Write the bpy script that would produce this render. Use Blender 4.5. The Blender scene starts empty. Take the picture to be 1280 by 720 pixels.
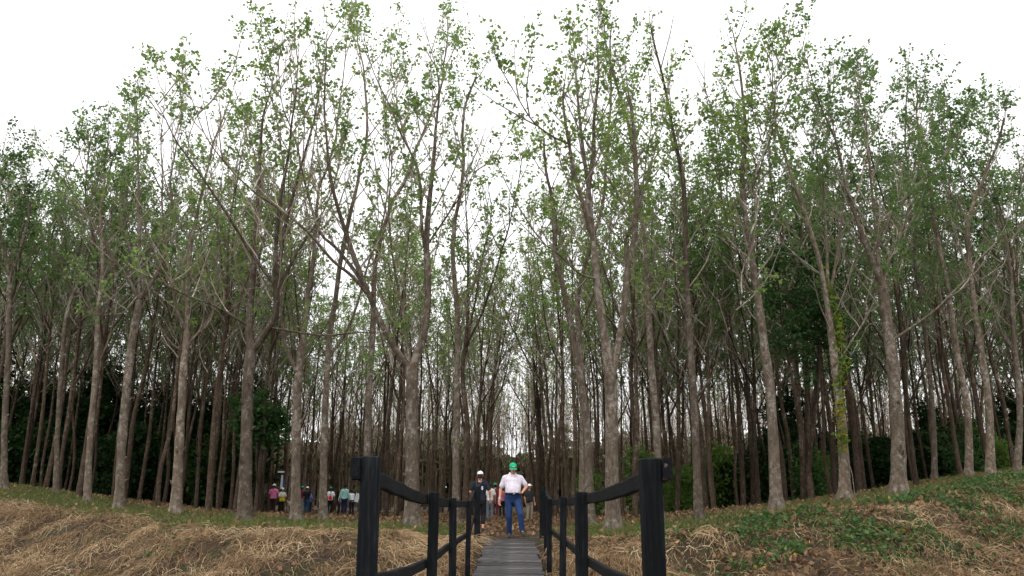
import bpy, math, random
import numpy as np
from mathutils import Vector, Matrix, Quaternion

# ------------------------------------------------------------------ camera, sky, sun, exposure
SC = bpy.context.scene
COL = SC.collection
F_PX = 985.0
HORIZON = 625.0
PITCH = math.atan((HORIZON - 360.0) / F_PX)
CAM_Z = 0.9
cam_data = bpy.data.cameras.new("camera")
cam_data.sensor_width = 36.0
cam_data.lens = 36.0 * F_PX / 1280.0
cam_data.clip_start = 0.1
cam_data.clip_end = 3000.0
cam = bpy.data.objects.new("camera", cam_data)
COL.objects.link(cam)
cam.location = (0, 0, CAM_Z)
cam.rotation_euler = (math.pi / 2 + PITCH, 0, 0)
SC.camera = cam

SUN_EL, SUN_AZ = math.radians(58), math.radians(205)   # azimuth from +Y clockwise: behind the camera, a little left
world = bpy.data.worlds.new("World")
SC.world = world
world.use_nodes = True
wn, wl = world.node_tree.nodes, world.node_tree.links
wn.clear()
w_out = wn.new("ShaderNodeOutputWorld")
w_bg = wn.new("ShaderNodeBackground")
w_sky = wn.new("ShaderNodeTexSky")
w_sky.sky_type = 'NISHITA'
w_sky.sun_disc = False
w_sky.sun_elevation = SUN_EL
w_sky.sun_rotation = SUN_AZ
w_sky.dust_density = 4.0
w_mix = wn.new("ShaderNodeMix"); w_mix.data_type = 'RGBA'
w_mix.inputs[0].default_value = 0.92
w_cloud = wn.new("ShaderNodeTexNoise"); w_cloud.inputs["Scale"].default_value = 2.2; w_cloud.inputs["Detail"].default_value = 4
w_ramp = wn.new("ShaderNodeValToRGB")
w_ramp.color_ramp.elements[0].position = 0.3; w_ramp.color_ramp.elements[0].color = (8.6, 8.65, 8.8, 1)
w_ramp.color_ramp.elements[1].position = 0.7; w_ramp.color_ramp.elements[1].color = (9.6, 9.6, 9.7, 1)
w_bg.inputs["Strength"].default_value = 0.12
wl.new(w_cloud.outputs["Fac"], w_ramp.inputs["Fac"])
wl.new(w_sky.outputs["Color"], w_mix.inputs[6])
wl.new(w_ramp.outputs["Color"], w_mix.inputs[7])
wl.new(w_mix.outputs[2], w_bg.inputs["Color"])
wl.new(w_bg.outputs["Background"], w_out.inputs["Surface"])

sun_data = bpy.data.lights.new("sun", 'SUN')
sun_data.energy = 1.0
sun_data.angle = math.radians(25)
sun_data.color = (1.0, 0.96, 0.9)
sun = bpy.data.objects.new("sun", sun_data)
COL.objects.link(sun)
sun_dir = Vector((math.sin(SUN_AZ) * math.cos(SUN_EL), math.cos(SUN_AZ) * math.cos(SUN_EL), math.sin(SUN_EL)))
sun.rotation_euler = (-sun_dir).to_track_quat('-Z', 'Y').to_euler()
sun.location = sun_dir * 80

SC.view_settings.view_transform = 'Standard'
SC.view_settings.look = 'None'
SC.view_settings.exposure = 0.68
SC.view_settings.gamma = 1.0
SC.render.engine = 'CYCLES'
SC.cycles.max_bounces = 6
SC.cycles.diffuse_bounces = 3
SC.cycles.transmission_bounces = 3
SC.cycles.transparent_max_bounces = 4
SC.cycles.use_denoising = True

# ------------------------------------------------------------------ helpers
RNG = np.random.default_rng(7)
CP, SP = math.cos(PITCH), math.sin(PITCH)

def at(u, v, Y):
    """a point at ground distance Y from the bridge head on the sight line of picture point u, v"""
    up = 360.0 - v
    d = np.array([u - 640.0, F_PX * CP - up * SP, F_PX * SP + up * CP])
    t = Y / d[1]
    return np.array([d[0] * t, Y, CAM_Z + d[2] * t])

def xat(u, Y, z=0.5):
    return (u - 640.0) / F_PX * (Y * CP + (z - CAM_Z) * SP)

def vnoise(x, y, seed=0):
    x = np.asarray(x, float); y = np.asarray(y, float)
    xi = np.floor(x).astype(np.int64); yi = np.floor(y).astype(np.int64)
    fx = x - xi; fy = y - yi
    fx = fx * fx * (3 - 2 * fx); fy = fy * fy * (3 - 2 * fy)
    def h(a, b):
        n = (a * 374761393 + b * 668265263 + seed * 974634777) & 0xffffffff
        n = ((n ^ (n >> 13)) * 1274126177) & 0xffffffff
        return ((n ^ (n >> 16)) & 0xffff) / 65535.0
    return (h(xi, yi) * (1 - fx) + h(xi + 1, yi) * fx) * (1 - fy) + (h(xi, yi + 1) * (1 - fx) + h(xi + 1, yi + 1) * fx) * fy

def smooth(a, b, x):
    t = np.clip((np.asarray(x, float) - a) / (b - a), 0, 1)
    return t * t * (3 - 2 * t)

# bank crest line and its height, left to right
CX = [-60, -26, -20, -13, -10.5, -7.2, -4.0, -2.6, -1.6, 0, 1.6, 2.6, 5, 7.2, 10.2, 11.6, 18.3, 26, 60]
CZ = [2.4, 1.75, 1.25, 0.55, 0.44, 0.26, 0.2, 0.18, 0.08, 0.05, 0.08, 0.16, 0.3, 0.6, 0.85, 1.05, 1.8, 2.5, 3.2]
YX = [-60, -26, -20.6, -13, -10.7, -7.2, -4, 0, 4, 7.1, 11.4, 18.3, 26, 60]
YY = [46, 34.5, 30.8, 25.2, 23.6, 20.4, 19.3, 18.9, 19.2, 20.0, 22.0, 28.6, 34, 46]

def crest(X): return np.interp(X, YX, YY)

def terrain(X, Y):
    X = np.asarray(X, float); Y = np.asarray(Y, float)
    yc = crest(X)
    s = yc - Y                      # >0 on the straw slope, towards the camera
    zc = np.interp(X, CX, CZ)
    back = zc * (1 - 0.9 * smooth(4, 24, -s))
    slope = np.maximum(s, 0)
    drop = np.where(slope < 2, 0.09 * slope ** 2, 0.36 + (slope - 2) * 0.36)
    far_side = zc - np.minimum(drop, 3.3 + zc)
    far_side = np.maximum(far_side, -2.6)
    z = np.where(s > 0, far_side, back)
    near = -0.55 - 2.05 * smooth(3.0, 8.5, Y)     # the bank the camera stands on
    z = np.where(Y < 9.5, np.where(s > 3, np.maximum(near, -2.6), z), z)
    lump = (vnoise(X * 0.55, Y * 0.55, 1) - 0.5) * 0.34 + (vnoise(X * 1.5, Y * 1.5, 2) - 0.5) * 0.24
    amp = (0.25 + 0.75 * smooth(0.6, 2.0, s)) * smooth(0.9, 2.2, np.abs(X) + np.where(s > 4, 2, 0))
    return z + lump * amp

def new_mesh(name, V, Q=None, T=None, attrs=None, smooth_shade=True):
    """mesh from vertex array, quad array and triangle array; attrs: dict of per-vertex float arrays"""
    me = bpy.data.meshes.new(name)
    V = np.asarray(V, np.float32).reshape(-1, 3)
    Q = np.zeros((0, 4), np.int32) if Q is None else np.asarray(Q, np.int32).reshape(-1, 4)
    T = np.zeros((0, 3), np.int32) if T is None else np.asarray(T, np.int32).reshape(-1, 3)
    me.vertices.add(len(V)); me.vertices.foreach_set("co", V.ravel())
    me.loops.add(Q.size + T.size)
    me.loops.foreach_set("vertex_index", np.concatenate([Q.ravel(), T.ravel()]).astype(np.int32))
    me.polygons.add(len(Q) + len(T))
    ls = np.concatenate([np.arange(len(Q)) * 4, Q.size + np.arange(len(T)) * 3]).astype(np.int32)
    me.polygons.foreach_set("loop_start", ls)
    me.polygons.foreach_set("use_smooth", np.full(len(ls), smooth_shade))
    if attrs:
        for k, a in attrs.items():
            at_ = me.attributes.new(k, 'FLOAT', 'POINT')
            at_.data.foreach_set("value", np.asarray(a, np.float32).ravel())
    me.update(calc_edges=True)
    return me

class Geo:
    def __init__(self): self.V = []; self.Q = []; self.T = []; self.A = []; self.n = 0
    def add(self, V, Q=None, T=None, a=None):
        V = np.asarray(V, float).reshape(-1, 3)
        if Q is not None and len(Q): self.Q.append(np.asarray(Q).reshape(-1, 4) + self.n)
        if T is not None and len(T): self.T.append(np.asarray(T).reshape(-1, 3) + self.n)
        self.V.append(V)
        self.A.append(np.zeros(len(V)) if a is None else np.broadcast_to(np.asarray(a, float), (len(V),)).copy())
        self.n += len(V)
    def arrays(self):
        V = np.concatenate(self.V) if self.V else np.zeros((0, 3))
        Q = np.concatenate(self.Q) if self.Q else np.zeros((0, 4), int)
        T = np.concatenate(self.T) if self.T else np.zeros((0, 3), int)
        A = np.concatenate(self.A) if self.A else np.zeros(0)
        return V, Q, T, A
    def mesh(self, name, smooth_shade=True):
        V, Q, T, A = self.arrays()
        return new_mesh(name, V, Q, T, {"tint": A}, smooth_shade)

def nrm(v): return v / np.maximum(np.linalg.norm(v, axis=-1, keepdims=True), 1e-9)

def tubes(P, R, sides):
    """P (N,K,3), R (N,K) -> verts, quads of N tubes"""
    P = np.asarray(P, float); R = np.asarray(R, float)
    N, K, _ = P.shape
    Tn = nrm(np.gradient(P, axis=1))
    ref = np.where(np.abs(Tn[..., 2:3]) > 0.95, np.array([1.0, 0.15, 0]), np.array([0, 0.2, 1.0]))
    ref = np.broadcast_to(ref[:, :1], Tn.shape)
    A = nrm(np.cross(Tn, ref)); B = np.cross(Tn, A)
    th = np.arange(sides) / sides * 2 * np.pi
    V = P[:, :, None] + R[:, :, None, None] * (np.cos(th)[:, None] * A[:, :, None] + np.sin(th)[:, None] * B[:, :, None])
    idx = np.arange(N * K * sides).reshape(N, K, sides)
    a = idx[:, :-1]; b = idx[:, 1:]
    Q = np.stack([a, np.roll(a, -1, 2), np.roll(b, -1, 2), b], -1).reshape(-1, 4)
    return V.reshape(-1, 3), Q

def spline(pts, n):
    pts = np.asarray(pts, float)
    if len(pts) == 2:
        t = np.linspace(0, 1, n)[:, None]; return pts[0] * (1 - t) + pts[1] * t
    p = np.vstack([2 * pts[0] - pts[1], pts, 2 * pts[-1] - pts[-2]])
    out = []
    m = len(pts) - 1
    for x in np.linspace(0, m - 1e-6, n):
        i = int(x); t = x - i
        a, b, c, d = p[i:i + 4]
        out.append(0.5 * (2 * b + (c - a) * t + (2 * a - 5 * b + 4 * c - d) * t * t + (3 * b - a - 3 * c + d) * t ** 3))
    return np.array(out)

def obj(name, mesh, mat=None, parent=None, kind=None):
    o = bpy.data.objects.new(name, mesh)
    COL.objects.link(o)
    if mat is not None and not mesh.materials: mesh.materials.append(mat)
    if parent is not None: o.parent = parent
    if kind: o["kind"] = kind
    return o

def tag(o, label, cat, group=None):
    o["label"] = label; o["category"] = cat
    if group: o["group"] = group
    return o

def empty(name, loc=(0, 0, 0), rz=0.0):
    o = bpy.data.objects.new(name, None)
    COL.objects.link(o)
    o.empty_display_size = 0.3
    o.location = loc; o.rotation_euler = (0, 0, rz)
    return o

# ------------------------------------------------------------------ materials
def mat_base(name):
    m = bpy.data.materials.new(name); m.use_nodes = True
    nt = m.node_tree
    bs = nt.nodes["Principled BSDF"]
    bs.inputs["Specular IOR Level"].default_value = 0.25
    bs.inputs["Roughness"].default_value = 0.85
    return m, nt, bs

def ramp(nt, cols, fac):
    r = nt.nodes.new("ShaderNodeValToRGB")
    e = r.color_ramp.elements
    while len(e) < len(cols): e.new(0.5)
    for i, (p, c) in enumerate(cols):
        e[i].position = p; e[i].color = (*c, 1)
    nt.links.new(fac, r.inputs["Fac"])
    return r.outputs["Color"]

def noise(nt, scale, detail=4, vec=None, rough=0.55):
    n = nt.nodes.new("ShaderNodeTexNoise")
    n.inputs["Scale"].default_value = scale; n.inputs["Detail"].default_value = detail
    n.inputs["Roughness"].default_value = rough
    if vec is not None: nt.links.new(vec, n.inputs["Vector"])
    return n.outputs["Fac"]

def mixc(nt, fac, a, b, mode='MIX'):
    n = nt.nodes.new("ShaderNodeMix"); n.data_type = 'RGBA'; n.blend_type = mode
    if isinstance(fac, (int, float)): n.inputs[0].default_value = fac
    else: nt.links.new(fac, n.inputs[0])
    for i, x in ((6, a), (7, b)):
        if isinstance(x, tuple): n.inputs[i].default_value = (*x, 1)
        else: nt.links.new(x, n.inputs[i])
    return n.outputs[2]

def coords(nt, scale=(1, 1, 1), kind="Object"):
    tc = nt.nodes.new("ShaderNodeTexCoord"); mp = nt.nodes.new("ShaderNodeMapping")
    mp.inputs["Scale"].default_value = scale
    nt.links.new(tc.outputs[kind], mp.inputs["Vector"])
    return mp.outputs["Vector"]

def bump(nt, bs, h, strength=0.5, dist=0.02):
    b = nt.nodes.new("ShaderNodeBump"); b.inputs["Strength"].default_value = strength; b.inputs["Distance"].default_value = dist
    nt.links.new(h, b.inputs["Height"]); nt.links.new(b.outputs["Normal"], bs.inputs["Normal"])

def attr(nt, name="tint"):
    a = nt.nodes.new("ShaderNodeAttribute"); a.attribute_name = name
    return a.outputs["Fac"]

def make_bark(name, dark, mid, pale, lich, lich_amt):
    m, nt, bs = mat_base(name)
    v = coords(nt, (1, 1, 0.4))
    n1 = noise(nt, 9, 7, v, 0.7)
    base = ramp(nt, [(0.3, dark), (0.5, mid), (0.72, pale)], n1)
    v2 = coords(nt, (1, 1, 0.8))
    n2 = noise(nt, 8, 8, v2, 0.8)
    where = noise(nt, 1.1, 3, coords(nt, (1, 1, 0.7)), 0.6)          # lichen comes in patches
    mth = nt.nodes.new("ShaderNodeMath"); mth.operation = 'MULTIPLY_ADD'
    nt.links.new(where, mth.inputs[0]); mth.inputs[1].default_value = 0.55; nt.links.new(n2, mth.inputs[2])
    lf = ramp(nt, [(0.80 - lich_amt, (0, 0, 0)), (0.93 - lich_amt, (0.85, 0.85, 0.85))], mth.outputs[0])
    c = mixc(nt, lf, base, lich)
    n4 = noise(nt, 0.9, 3, coords(nt, (1, 1, 0.35)))
    c = mixc(nt, ramp(nt, [(0.45, (0, 0, 0)), (0.7, (0.65, 0.65, 0.65))], n4), c, tuple(0.62 * x for x in mid))
    n5 = noise(nt, 0.8, 3, coords(nt))
    c = mixc(nt, ramp(nt, [(0.56, (0, 0, 0)), (0.72, (0.35, 0.35, 0.35))], n5), c, (0.17, 0.085, 0.055))
    oi = nt.nodes.new("ShaderNodeObjectInfo")
    tint = ramp(nt, [(0, (0.6, 0.58, 0.56)), (0.5, (1, 0.98, 0.95)), (1, (1.25, 1.2, 1.14))], oi.outputs["Random"])
    c = mixc(nt, 1.0, c, tint, 'MULTIPLY')
    nt.links.new(c, bs.inputs["Base Color"])
    n3 = noise(nt, 30, 6, coords(nt, (1, 1, 0.35)), 0.75)
    bump(nt, bs, n3, 0.9, 0.03)
    bs.inputs["Roughness"].default_value = 0.95; bs.inputs["Specular IOR Level"].default_value = 0.1
    return m

M = {}
M['bark'] = make_bark("bark", (0.058, 0.043, 0.031), (0.125, 0.099, 0.075), (0.215, 0.182, 0.147), (0.36, 0.335, 0.295), 0.02)
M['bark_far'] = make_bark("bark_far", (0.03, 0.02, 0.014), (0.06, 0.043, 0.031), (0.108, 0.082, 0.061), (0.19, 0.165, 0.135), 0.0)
M['twig'] = make_bark("twig_bark", (0.15, 0.125, 0.102), (0.27, 0.23, 0.19), (0.4, 0.35, 0.3), (0.5, 0.46, 0.41), 0.03)

def make_leaf(name, cols, trans=0.4, tcol=(0.22, 0.36, 0.06), spec=0.2):
    m, nt, bs = mat_base(name)
    c = ramp(nt, cols, attr(nt))
    oi = nt.nodes.new("ShaderNodeObjectInfo")
    tint = ramp(nt, [(0, (0.75, 0.8, 0.8)), (0.5, (1, 1, 1)), (1, (1.25, 1.12, 0.9))], oi.outputs["Random"])
    c = mixc(nt, 1.0, c, tint, 'MULTIPLY')
    nt.links.new(c, bs.inputs["Base Color"])
    bs.inputs["Roughness"].default_value = 0.7; bs.inputs["Specular IOR Level"].default_value = spec
    tr = nt.nodes.new("ShaderNodeBsdfTranslucent")
    tc = mixc(nt, 0.55, c, tcol)
    nt.links.new(tc, tr.inputs["Color"])
    mx = nt.nodes.new("ShaderNodeMixShader"); mx.inputs[0].default_value = trans
    nt.links.new(bs.outputs[0], mx.inputs[1]); nt.links.new(tr.outputs[0], mx.inputs[2])
    nt.links.new(mx.outputs[0], nt.nodes["Material Output"].inputs["Surface"])
    return m

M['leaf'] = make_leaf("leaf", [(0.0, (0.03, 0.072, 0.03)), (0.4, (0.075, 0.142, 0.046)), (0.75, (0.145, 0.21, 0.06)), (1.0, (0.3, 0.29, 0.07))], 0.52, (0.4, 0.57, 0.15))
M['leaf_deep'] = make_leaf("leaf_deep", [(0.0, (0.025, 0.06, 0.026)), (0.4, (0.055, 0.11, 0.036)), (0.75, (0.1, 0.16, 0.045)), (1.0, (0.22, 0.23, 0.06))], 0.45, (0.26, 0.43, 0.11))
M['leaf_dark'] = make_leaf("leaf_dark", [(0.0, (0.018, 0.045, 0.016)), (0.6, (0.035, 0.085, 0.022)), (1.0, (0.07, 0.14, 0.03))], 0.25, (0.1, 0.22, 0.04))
M['leaf_shade'] = make_leaf("leaf_shade", [(0.0, (0.008, 0.018, 0.008)), (0.6, (0.017, 0.038, 0.013)), (1.0, (0.04, 0.08, 0.022))], 0.12, (0.05, 0.11, 0.02), 0.02)  # dark evergreen green, with the stand's deep shade put into the leaf colour
M['leaf_olive'] = make_leaf("leaf_olive", [(0.0, (0.04, 0.036, 0.02)), (0.6, (0.075, 0.07, 0.034)), (1.0, (0.11, 0.115, 0.05))], 0.25, (0.14, 0.15, 0.06))
M['leaf_bright'] = make_leaf("leaf_bright", [(0.0, (0.03, 0.07, 0.016)), (0.6, (0.085, 0.16, 0.03)), (1.0, (0.19, 0.28, 0.06))], 0.4, (0.25, 0.4, 0.06))
M['cover'] = make_leaf("cover_leaf", [(0.0, (0.022, 0.05, 0.018)), (0.6, (0.045, 0.095, 0.034)), (0.93, (0.1, 0.155, 0.055)), (1.0, (0.3, 0.22, 0.04))], 0.2, (0.15, 0.3, 0.06))
M['vine'] = make_leaf("vine_leaf", [(0.0, (0.06, 0.13, 0.02)), (0.65, (0.12, 0.2, 0.03)), (1.0, (0.45, 0.33, 0.02))], 0.35, (0.4, 0.45, 0.05))
M['grass'] = make_leaf("grass_blade", [(0.0, (0.05, 0.085, 0.022)), (0.6, (0.1, 0.13, 0.035)), (1.0, (0.27, 0.22, 0.08))], 0.25, (0.25, 0.3, 0.08))
M['straw'] = make_leaf("dry_straw", [(0.0, (0.055, 0.034, 0.02)), (0.3, (0.19, 0.113, 0.06)), (0.6, (0.36, 0.248, 0.138)), (0.85, (0.55, 0.42, 0.25)), (1.0, (0.7, 0.6, 0.42))], 0.15, (0.5, 0.38, 0.2))
M['litter'] = make_leaf("fallen_leaf", [(0.0, (0.10, 0.055, 0.03)), (0.6, (0.22, 0.13, 0.07)), (1.0, (0.42, 0.28, 0.15))], 0.1, (0.3, 0.18, 0.08))

m, nt, bs = mat_base("ground_soil")
v = coords(nt)
c = ramp(nt, [(0.3, (0.022, 0.016, 0.011)), (0.5, (0.065, 0.043, 0.027)), (0.7, (0.15, 0.1, 0.06))], noise(nt, 2.4, 8, v, 0.7))
gcol = ramp(nt, [(0.45, (0, 0, 0)), (0.62, (0.75, 0.75, 0.75))], noise(nt, 0.7, 5, v, 0.6))
c = mixc(nt, gcol, c, (0.035, 0.045, 0.016))
nt.links.new(c, bs.inputs["Base Color"]); c = mixc(nt, 0.75, c, ramp(nt, [(0.32, (0.25, 0.25, 0.25)), (0.68, (1.9, 1.75, 1.55))], noise(nt, 38, 5, v, 0.8)), 'MULTIPLY'); nt.links.new(c, bs.inputs['Base Color']); bump(nt, bs, noise(nt, 22, 8, v, 0.8), 1.0, 0.1)
M['soil'] = m

def wood(name, a, b, c_, axis_scale, rough=0.75):
    m, nt, bs = mat_base(name)
    n = noise(nt, 5, 6, coords(nt, axis_scale), 0.65)
    col = ramp(nt, [(0.3, a), (0.52, b), (0.78, c_)], n)
    w = noise(nt, 2.0, 4, coords(nt))
    col = mixc(nt, ramp(nt, [(0.5, (0, 0, 0)), (0.75, (0.6, 0.6, 0.6))], w), col, c_)
    oi = nt.nodes.new("ShaderNodeObjectInfo")
    t = ramp(nt, [(0, (0.7, 0.7, 0.7)), (1, (1.3, 1.3, 1.3))], oi.outputs["Random"])
    col = mixc(nt, 1.0, col, t, 'MULTIPLY')
    nt.links.new(col, bs.inputs["Base Color"])
    bump(nt, bs, n, 0.5, 0.01); bs.inputs["Roughness"].default_value = rough; bs.inputs["Specular IOR Level"].default_value = 0.12
    return m
M['black_wood'] = wood("black_stained_wood", (0.002, 0.0026, 0.0035), (0.004, 0.005, 0.0065), (0.022, 0.024, 0.026), (11, 11, 0.8), 0.7)
M['rail_wood'] = wood("black_rail_wood", (0.002, 0.0026, 0.0035), (0.0045, 0.0052, 0.0065), (0.017, 0.018, 0.02), (9, 1.0, 9), 0.65)
M['plank'] = wood("weathered_plank", (0.016, 0.015, 0.016), (0.05, 0.047, 0.047), (0.2, 0.185, 0.18), (0.7, 8, 8), 0.8)
M['end_grain'] = wood("end_grain_wood", (0.03, 0.025, 0.025), (0.08, 0.06, 0.055), (0.17, 0.13, 0.12), (9, 9, 9), 0.8)

def cloth(name, col, rough=0.9, var=0.14):
    m, nt, bs = mat_base(name)
    n = noise(nt, 14, 4, coords(nt))
    lo = tuple(x * (1 - var) for x in col); hi = tuple(min(1, x * (1 + var)) for x in col)
    nt.links.new(ramp(nt, [(0.35, lo), (0.65, hi)], n), bs.inputs["Base Color"])
    bs.inputs["Roughness"].default_value = rough
    n2 = noise(nt, 22, 3, coords(nt, (1, 1, 0.6))); bump(nt, bs, n2, 0.35, 0.03)
    return m
_cl = {}
def CL(col):
    k = tuple(col)
    if k not in _cl: _cl[k] = cloth("cloth_%d" % len(_cl), col)
    return _cl[k]
def skin(name, col):
    m, nt, bs = mat_base(name)
    n = noise(nt, 18, 3, coords(nt))
    nt.links.new(ramp(nt, [(0.3, tuple(x * 0.85 for x in col)), (0.7, tuple(x * 1.1 for x in col))], n), bs.inputs["Base Color"])
    bs.inputs["Roughness"].default_value = 0.55; bs.inputs["Subsurface Weight"].default_value = 0.05
    return m
M['skin_ruddy'] = skin("skin_ruddy", (0.5, 0.24, 0.16))
M['skin_tan'] = skin("skin_tan", (0.38, 0.2, 0.13))
M['skin_brown'] = skin("skin_brown", (0.22, 0.115, 0.075))
M['hair'] = cloth("dark_hair", (0.012, 0.01, 0.009), 0.6)
M['hair_grey'] = cloth("grey_hair", (0.3, 0.29, 0.28), 0.6)
M['eye'] = cloth("eye_dark", (0.02, 0.015, 0.012), 0.3, 0.0)
M['lip'] = cloth("lip", (0.3, 0.1, 0.08), 0.5, 0.0)
M['white_print'] = cloth("white_print", (0.75, 0.76, 0.78), 0.7, 0.03)

# ------------------------------------------------------------------ terrain: one sheet to the horizon
def axis(fine_lo, fine_hi, step, lo, hi):
    a = list(np.arange(fine_lo, fine_hi + 1e-6, step))
    s, x = step, fine_hi
    while x < hi: s *= 1.25; x += s; a.append(min(x, hi))
    s, x = step, fine_lo
    while x > lo: s *= 1.25; x -= s; a.insert(0, max(x, lo))
    return np.array(a)
gx = axis(-26, 26, 0.3, -900, 900); gy = axis(0, 46, 0.3, -400, 1500)
GX, GY = np.meshgrid(gx, gy)
GZ = terrain(GX, GY)
nx, ny = len(gx), len(gy)
ii = np.arange(nx * ny).reshape(ny, nx)
quads = np.stack([ii[:-1, :-1], ii[:-1, 1:], ii[1:, 1:], ii[1:, :-1]], -1).reshape(-1, 4)
ground = obj("ground", new_mesh("ground", np.stack([GX, GY, GZ], -1).reshape(-1, 3), quads), M['soil'], kind="structure")
ground["label"] = "brown earth bank and forest floor under the trees"

# ------------------------------------------------------------------ trees
UP = np.array([0, 0, 1.0])
PI_ = math.pi

def leaf_quads(rng, pos, size, droop=0.35, tint=None):
    """folded diamond leaves at pos (N,3)"""
    N = len(pos)
    d = nrm(rng.normal(size=(N, 3)) * np.array([1, 1, 0.7]) - UP * droop)
    s = nrm(np.cross(d, rng.normal(size=(N, 3))))
    n = np.cross(d, s)
    L = size * rng.uniform(0.45, 1.5, (N, 1)); W = L * rng.uniform(0.3, 0.42, (N, 1))
    p0 = pos; p2 = pos + d * L
    mid = pos + d * L * 0.45 - n * L * 0.10
    V = np.stack([p0, mid + s * W, p2, mid - s * W], 1).reshape(-1, 3)
    Q = np.arange(N * 4).reshape(N, 4)
    t = rng.beta(2, 2.6, N) if tint is None else tint
    return V, Q, np.repeat(t, 4)

def grow_path(rng, start, d0, length, k, up_pull=0.12, wob=0.12):
    """vectorised paths: start (N,3), d0 (N,3), length (N,) -> (N,k,3)"""
    N = len(start)
    P = np.zeros((N, k, 3)); P[:, 0] = start
    d = d0.copy(); st = (length / (k - 1))[:, None]
    for i in range(1, k):
        P[:, i] = P[:, i - 1] + d * st
        d = nrm(d + UP * up_pull + rng.normal(size=(N, 3)) * wob)
    return P

def build_tree(rng, stems, zclear, ztop, leafy=1.0, leaf=0.13, spacing=0.42, blen=1.0, lod=0, lowleaf=0.2, tcap=1.0):
    """stems: list of (pts, radii, clear_start). returns three Geo: trunk, branches, crown"""
    g_t, g_b, g_c = Geo(), Geo(), Geo()
    sides_t = 12 if lod == 0 else 6
    origins, dirs, lens, hs = [], [], [], []
    for si, (pts, rad, clear) in enumerate(stems):
        V, Q = tubes(pts[None], rad[None], sides_t if rad[0] > 0.05 else 7)
        if lod == 0 and rad[0] > 0.05:          # uneven bark girth
            nn = vnoise(V[:, 2] * 2.3 + si * 7, (V[:, 0] + V[:, 1]) * 6 + si, 5) - 0.5
            cen = np.repeat(pts, sides_t, 0)
            V = V + (V - cen) * nn[:, None] * 0.22
        g_t.add(V, Q)
        if lod == 0 and si == 0:                # stubs of shed branches
            for q in range(rng.integers(2, 5)):
                j = rng.integers(4, max(6, int(len(pts) * 0.6)))
                a_ = rng.uniform(0, 6.28); dd = np.array([math.cos(a_), math.sin(a_), rng.uniform(0.5, 1.3)])
                ln = rng.uniform(0.03, 0.12)
                Vs, Qs = tubes(np.array([[pts[j], pts[j] + dd * (rad[j] + 0.01), pts[j] + dd * (rad[j] + ln)]]), np.array([[rad[j] * 0.5, rad[j] * 0.3, 0.012]]), 6)
                g_t.add(Vs, Qs)
        seg = np.linalg.norm(np.diff(pts, axis=0), axis=1); cum = np.concatenate([[0], np.cumsum(seg)])
        s = clear + rng.uniform(0, 0.3)
        az = rng.uniform(0, 6.28)
        while s < cum[-1]:
            p = np.array([np.interp(s, cum, pts[:, i]) for i in range(3)])
            if p[2] > zclear:
                h = np.clip((p[2] - zclear) / max(ztop - zclear, 1), 0, 1)
                i = min(np.searchsorted(cum, s), len(pts) - 1)
                tdir = nrm(pts[i] - pts[i - 1])
                az += 2.4 + rng.normal() * 0.4
                el = math.radians(rng.uniform(15, 45) + 25 * h)
                d = np.array([math.cos(az) * math.cos(el), math.sin(az) * math.cos(el), math.sin(el)])
                d = nrm(d + tdir * 0.35)
                origins.append(p); dirs.append(d); hs.append(h)
                lens.append(blen * rng.uniform(0.55, 1.35) * (0.95 + 1.35 * math.sin(math.pi * min(1, 0.25 + 0.72 * h))))
            s += spacing * rng.uniform(0.6, 1.4)
        # leader tip
        origins.append(pts[-1]); dirs.append(nrm(pts[-1] - pts[-2])); hs.append(1.0); lens.append(rng.uniform(0.7, 1.2))
    O = np.array(origins); D = np.array(dirs); L = np.array(lens); Hh = np.array(hs)
    kb = 6 if lod == 0 else 3
    BP = grow_path(rng, O, D, L, kb, 0.16, 0.10)
    r0 = 0.007 + 0.0075 * L
    BR = r0[:, None] * np.linspace(1, 0.28, kb)[None]
    V, Q = tubes(BP, BR, 5 if lod == 0 else 3); g_b.add(V, Q)
    # twigs
    per = np.maximum((L * (5.6 if lod == 0 else 1.6)).astype(int), 2)
    bi = np.repeat(np.arange(len(L)), per)
    t = rng.uniform(0.22, 1.0, len(bi)) * (kb - 1)
    i0 = np.minimum(t.astype(int), kb - 2); fr = (t - i0)[:, None]
    TO = BP[bi, i0] * (1 - fr) + BP[bi, i0 + 1] * fr
    TD = nrm(BP[bi, i0 + 1] - BP[bi, i0])
    TD = nrm(TD * 0.7 + rng.normal(size=(len(bi), 3)) * 0.55 + UP * 0.22)
    TL = rng.uniform(0.3, 0.95, len(bi)) * (1 if lod == 0 else 1.2)
    kt = 3 if lod == 0 else 2
    TP = grow_path(rng, TO, TD, TL, kt, 0.15, 0.16)
    TR = np.full(len(bi), 0.0052 if lod == 0 else 0.011)[:, None] * np.linspace(1, 0.45, kt)[None]
    V, Q = tubes(TP, TR, 3); g_b.add(V, Q)
    # leaves: clumps on the twigs that carry leaves
    hT = Hh[bi]
    clump = vnoise(TO[:, 0] * 0.9 + 31, TO[:, 2] * 0.8 + TO[:, 1] * 0.9, 9)
    prob = np.clip((lowleaf + 0.95 * hT ** 0.8) * leafy * (0.08 + 1.7 * smooth(0.35, 0.72, clump)), 0, 1)
    has = rng.uniform(size=len(bi)) < prob
    idx = np.nonzero(has)[0]
    per_leaf = rng.integers(7, 19, len(idx)) if lod == 0 else rng.integers(2, 5, len(idx))
    li = np.repeat(idx, per_leaf)
    tt = rng.beta(2.2, 1.0, len(li)) * (kt - 1)
    j0 = np.minimum(tt.astype(int), kt - 2); fr = (tt - j0)[:, None]
    LPos = TP[li, j0] * (1 - fr) + TP[li, j0 + 1] * fr + rng.normal(size=(len(li), 3)) * 0.065
    ct = rng.beta(2, 2.6, len(bi))
    tint = np.clip(ct[li] * 0.75 + rng.uniform(0, 0.3, len(li)), 0, tcap)
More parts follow.
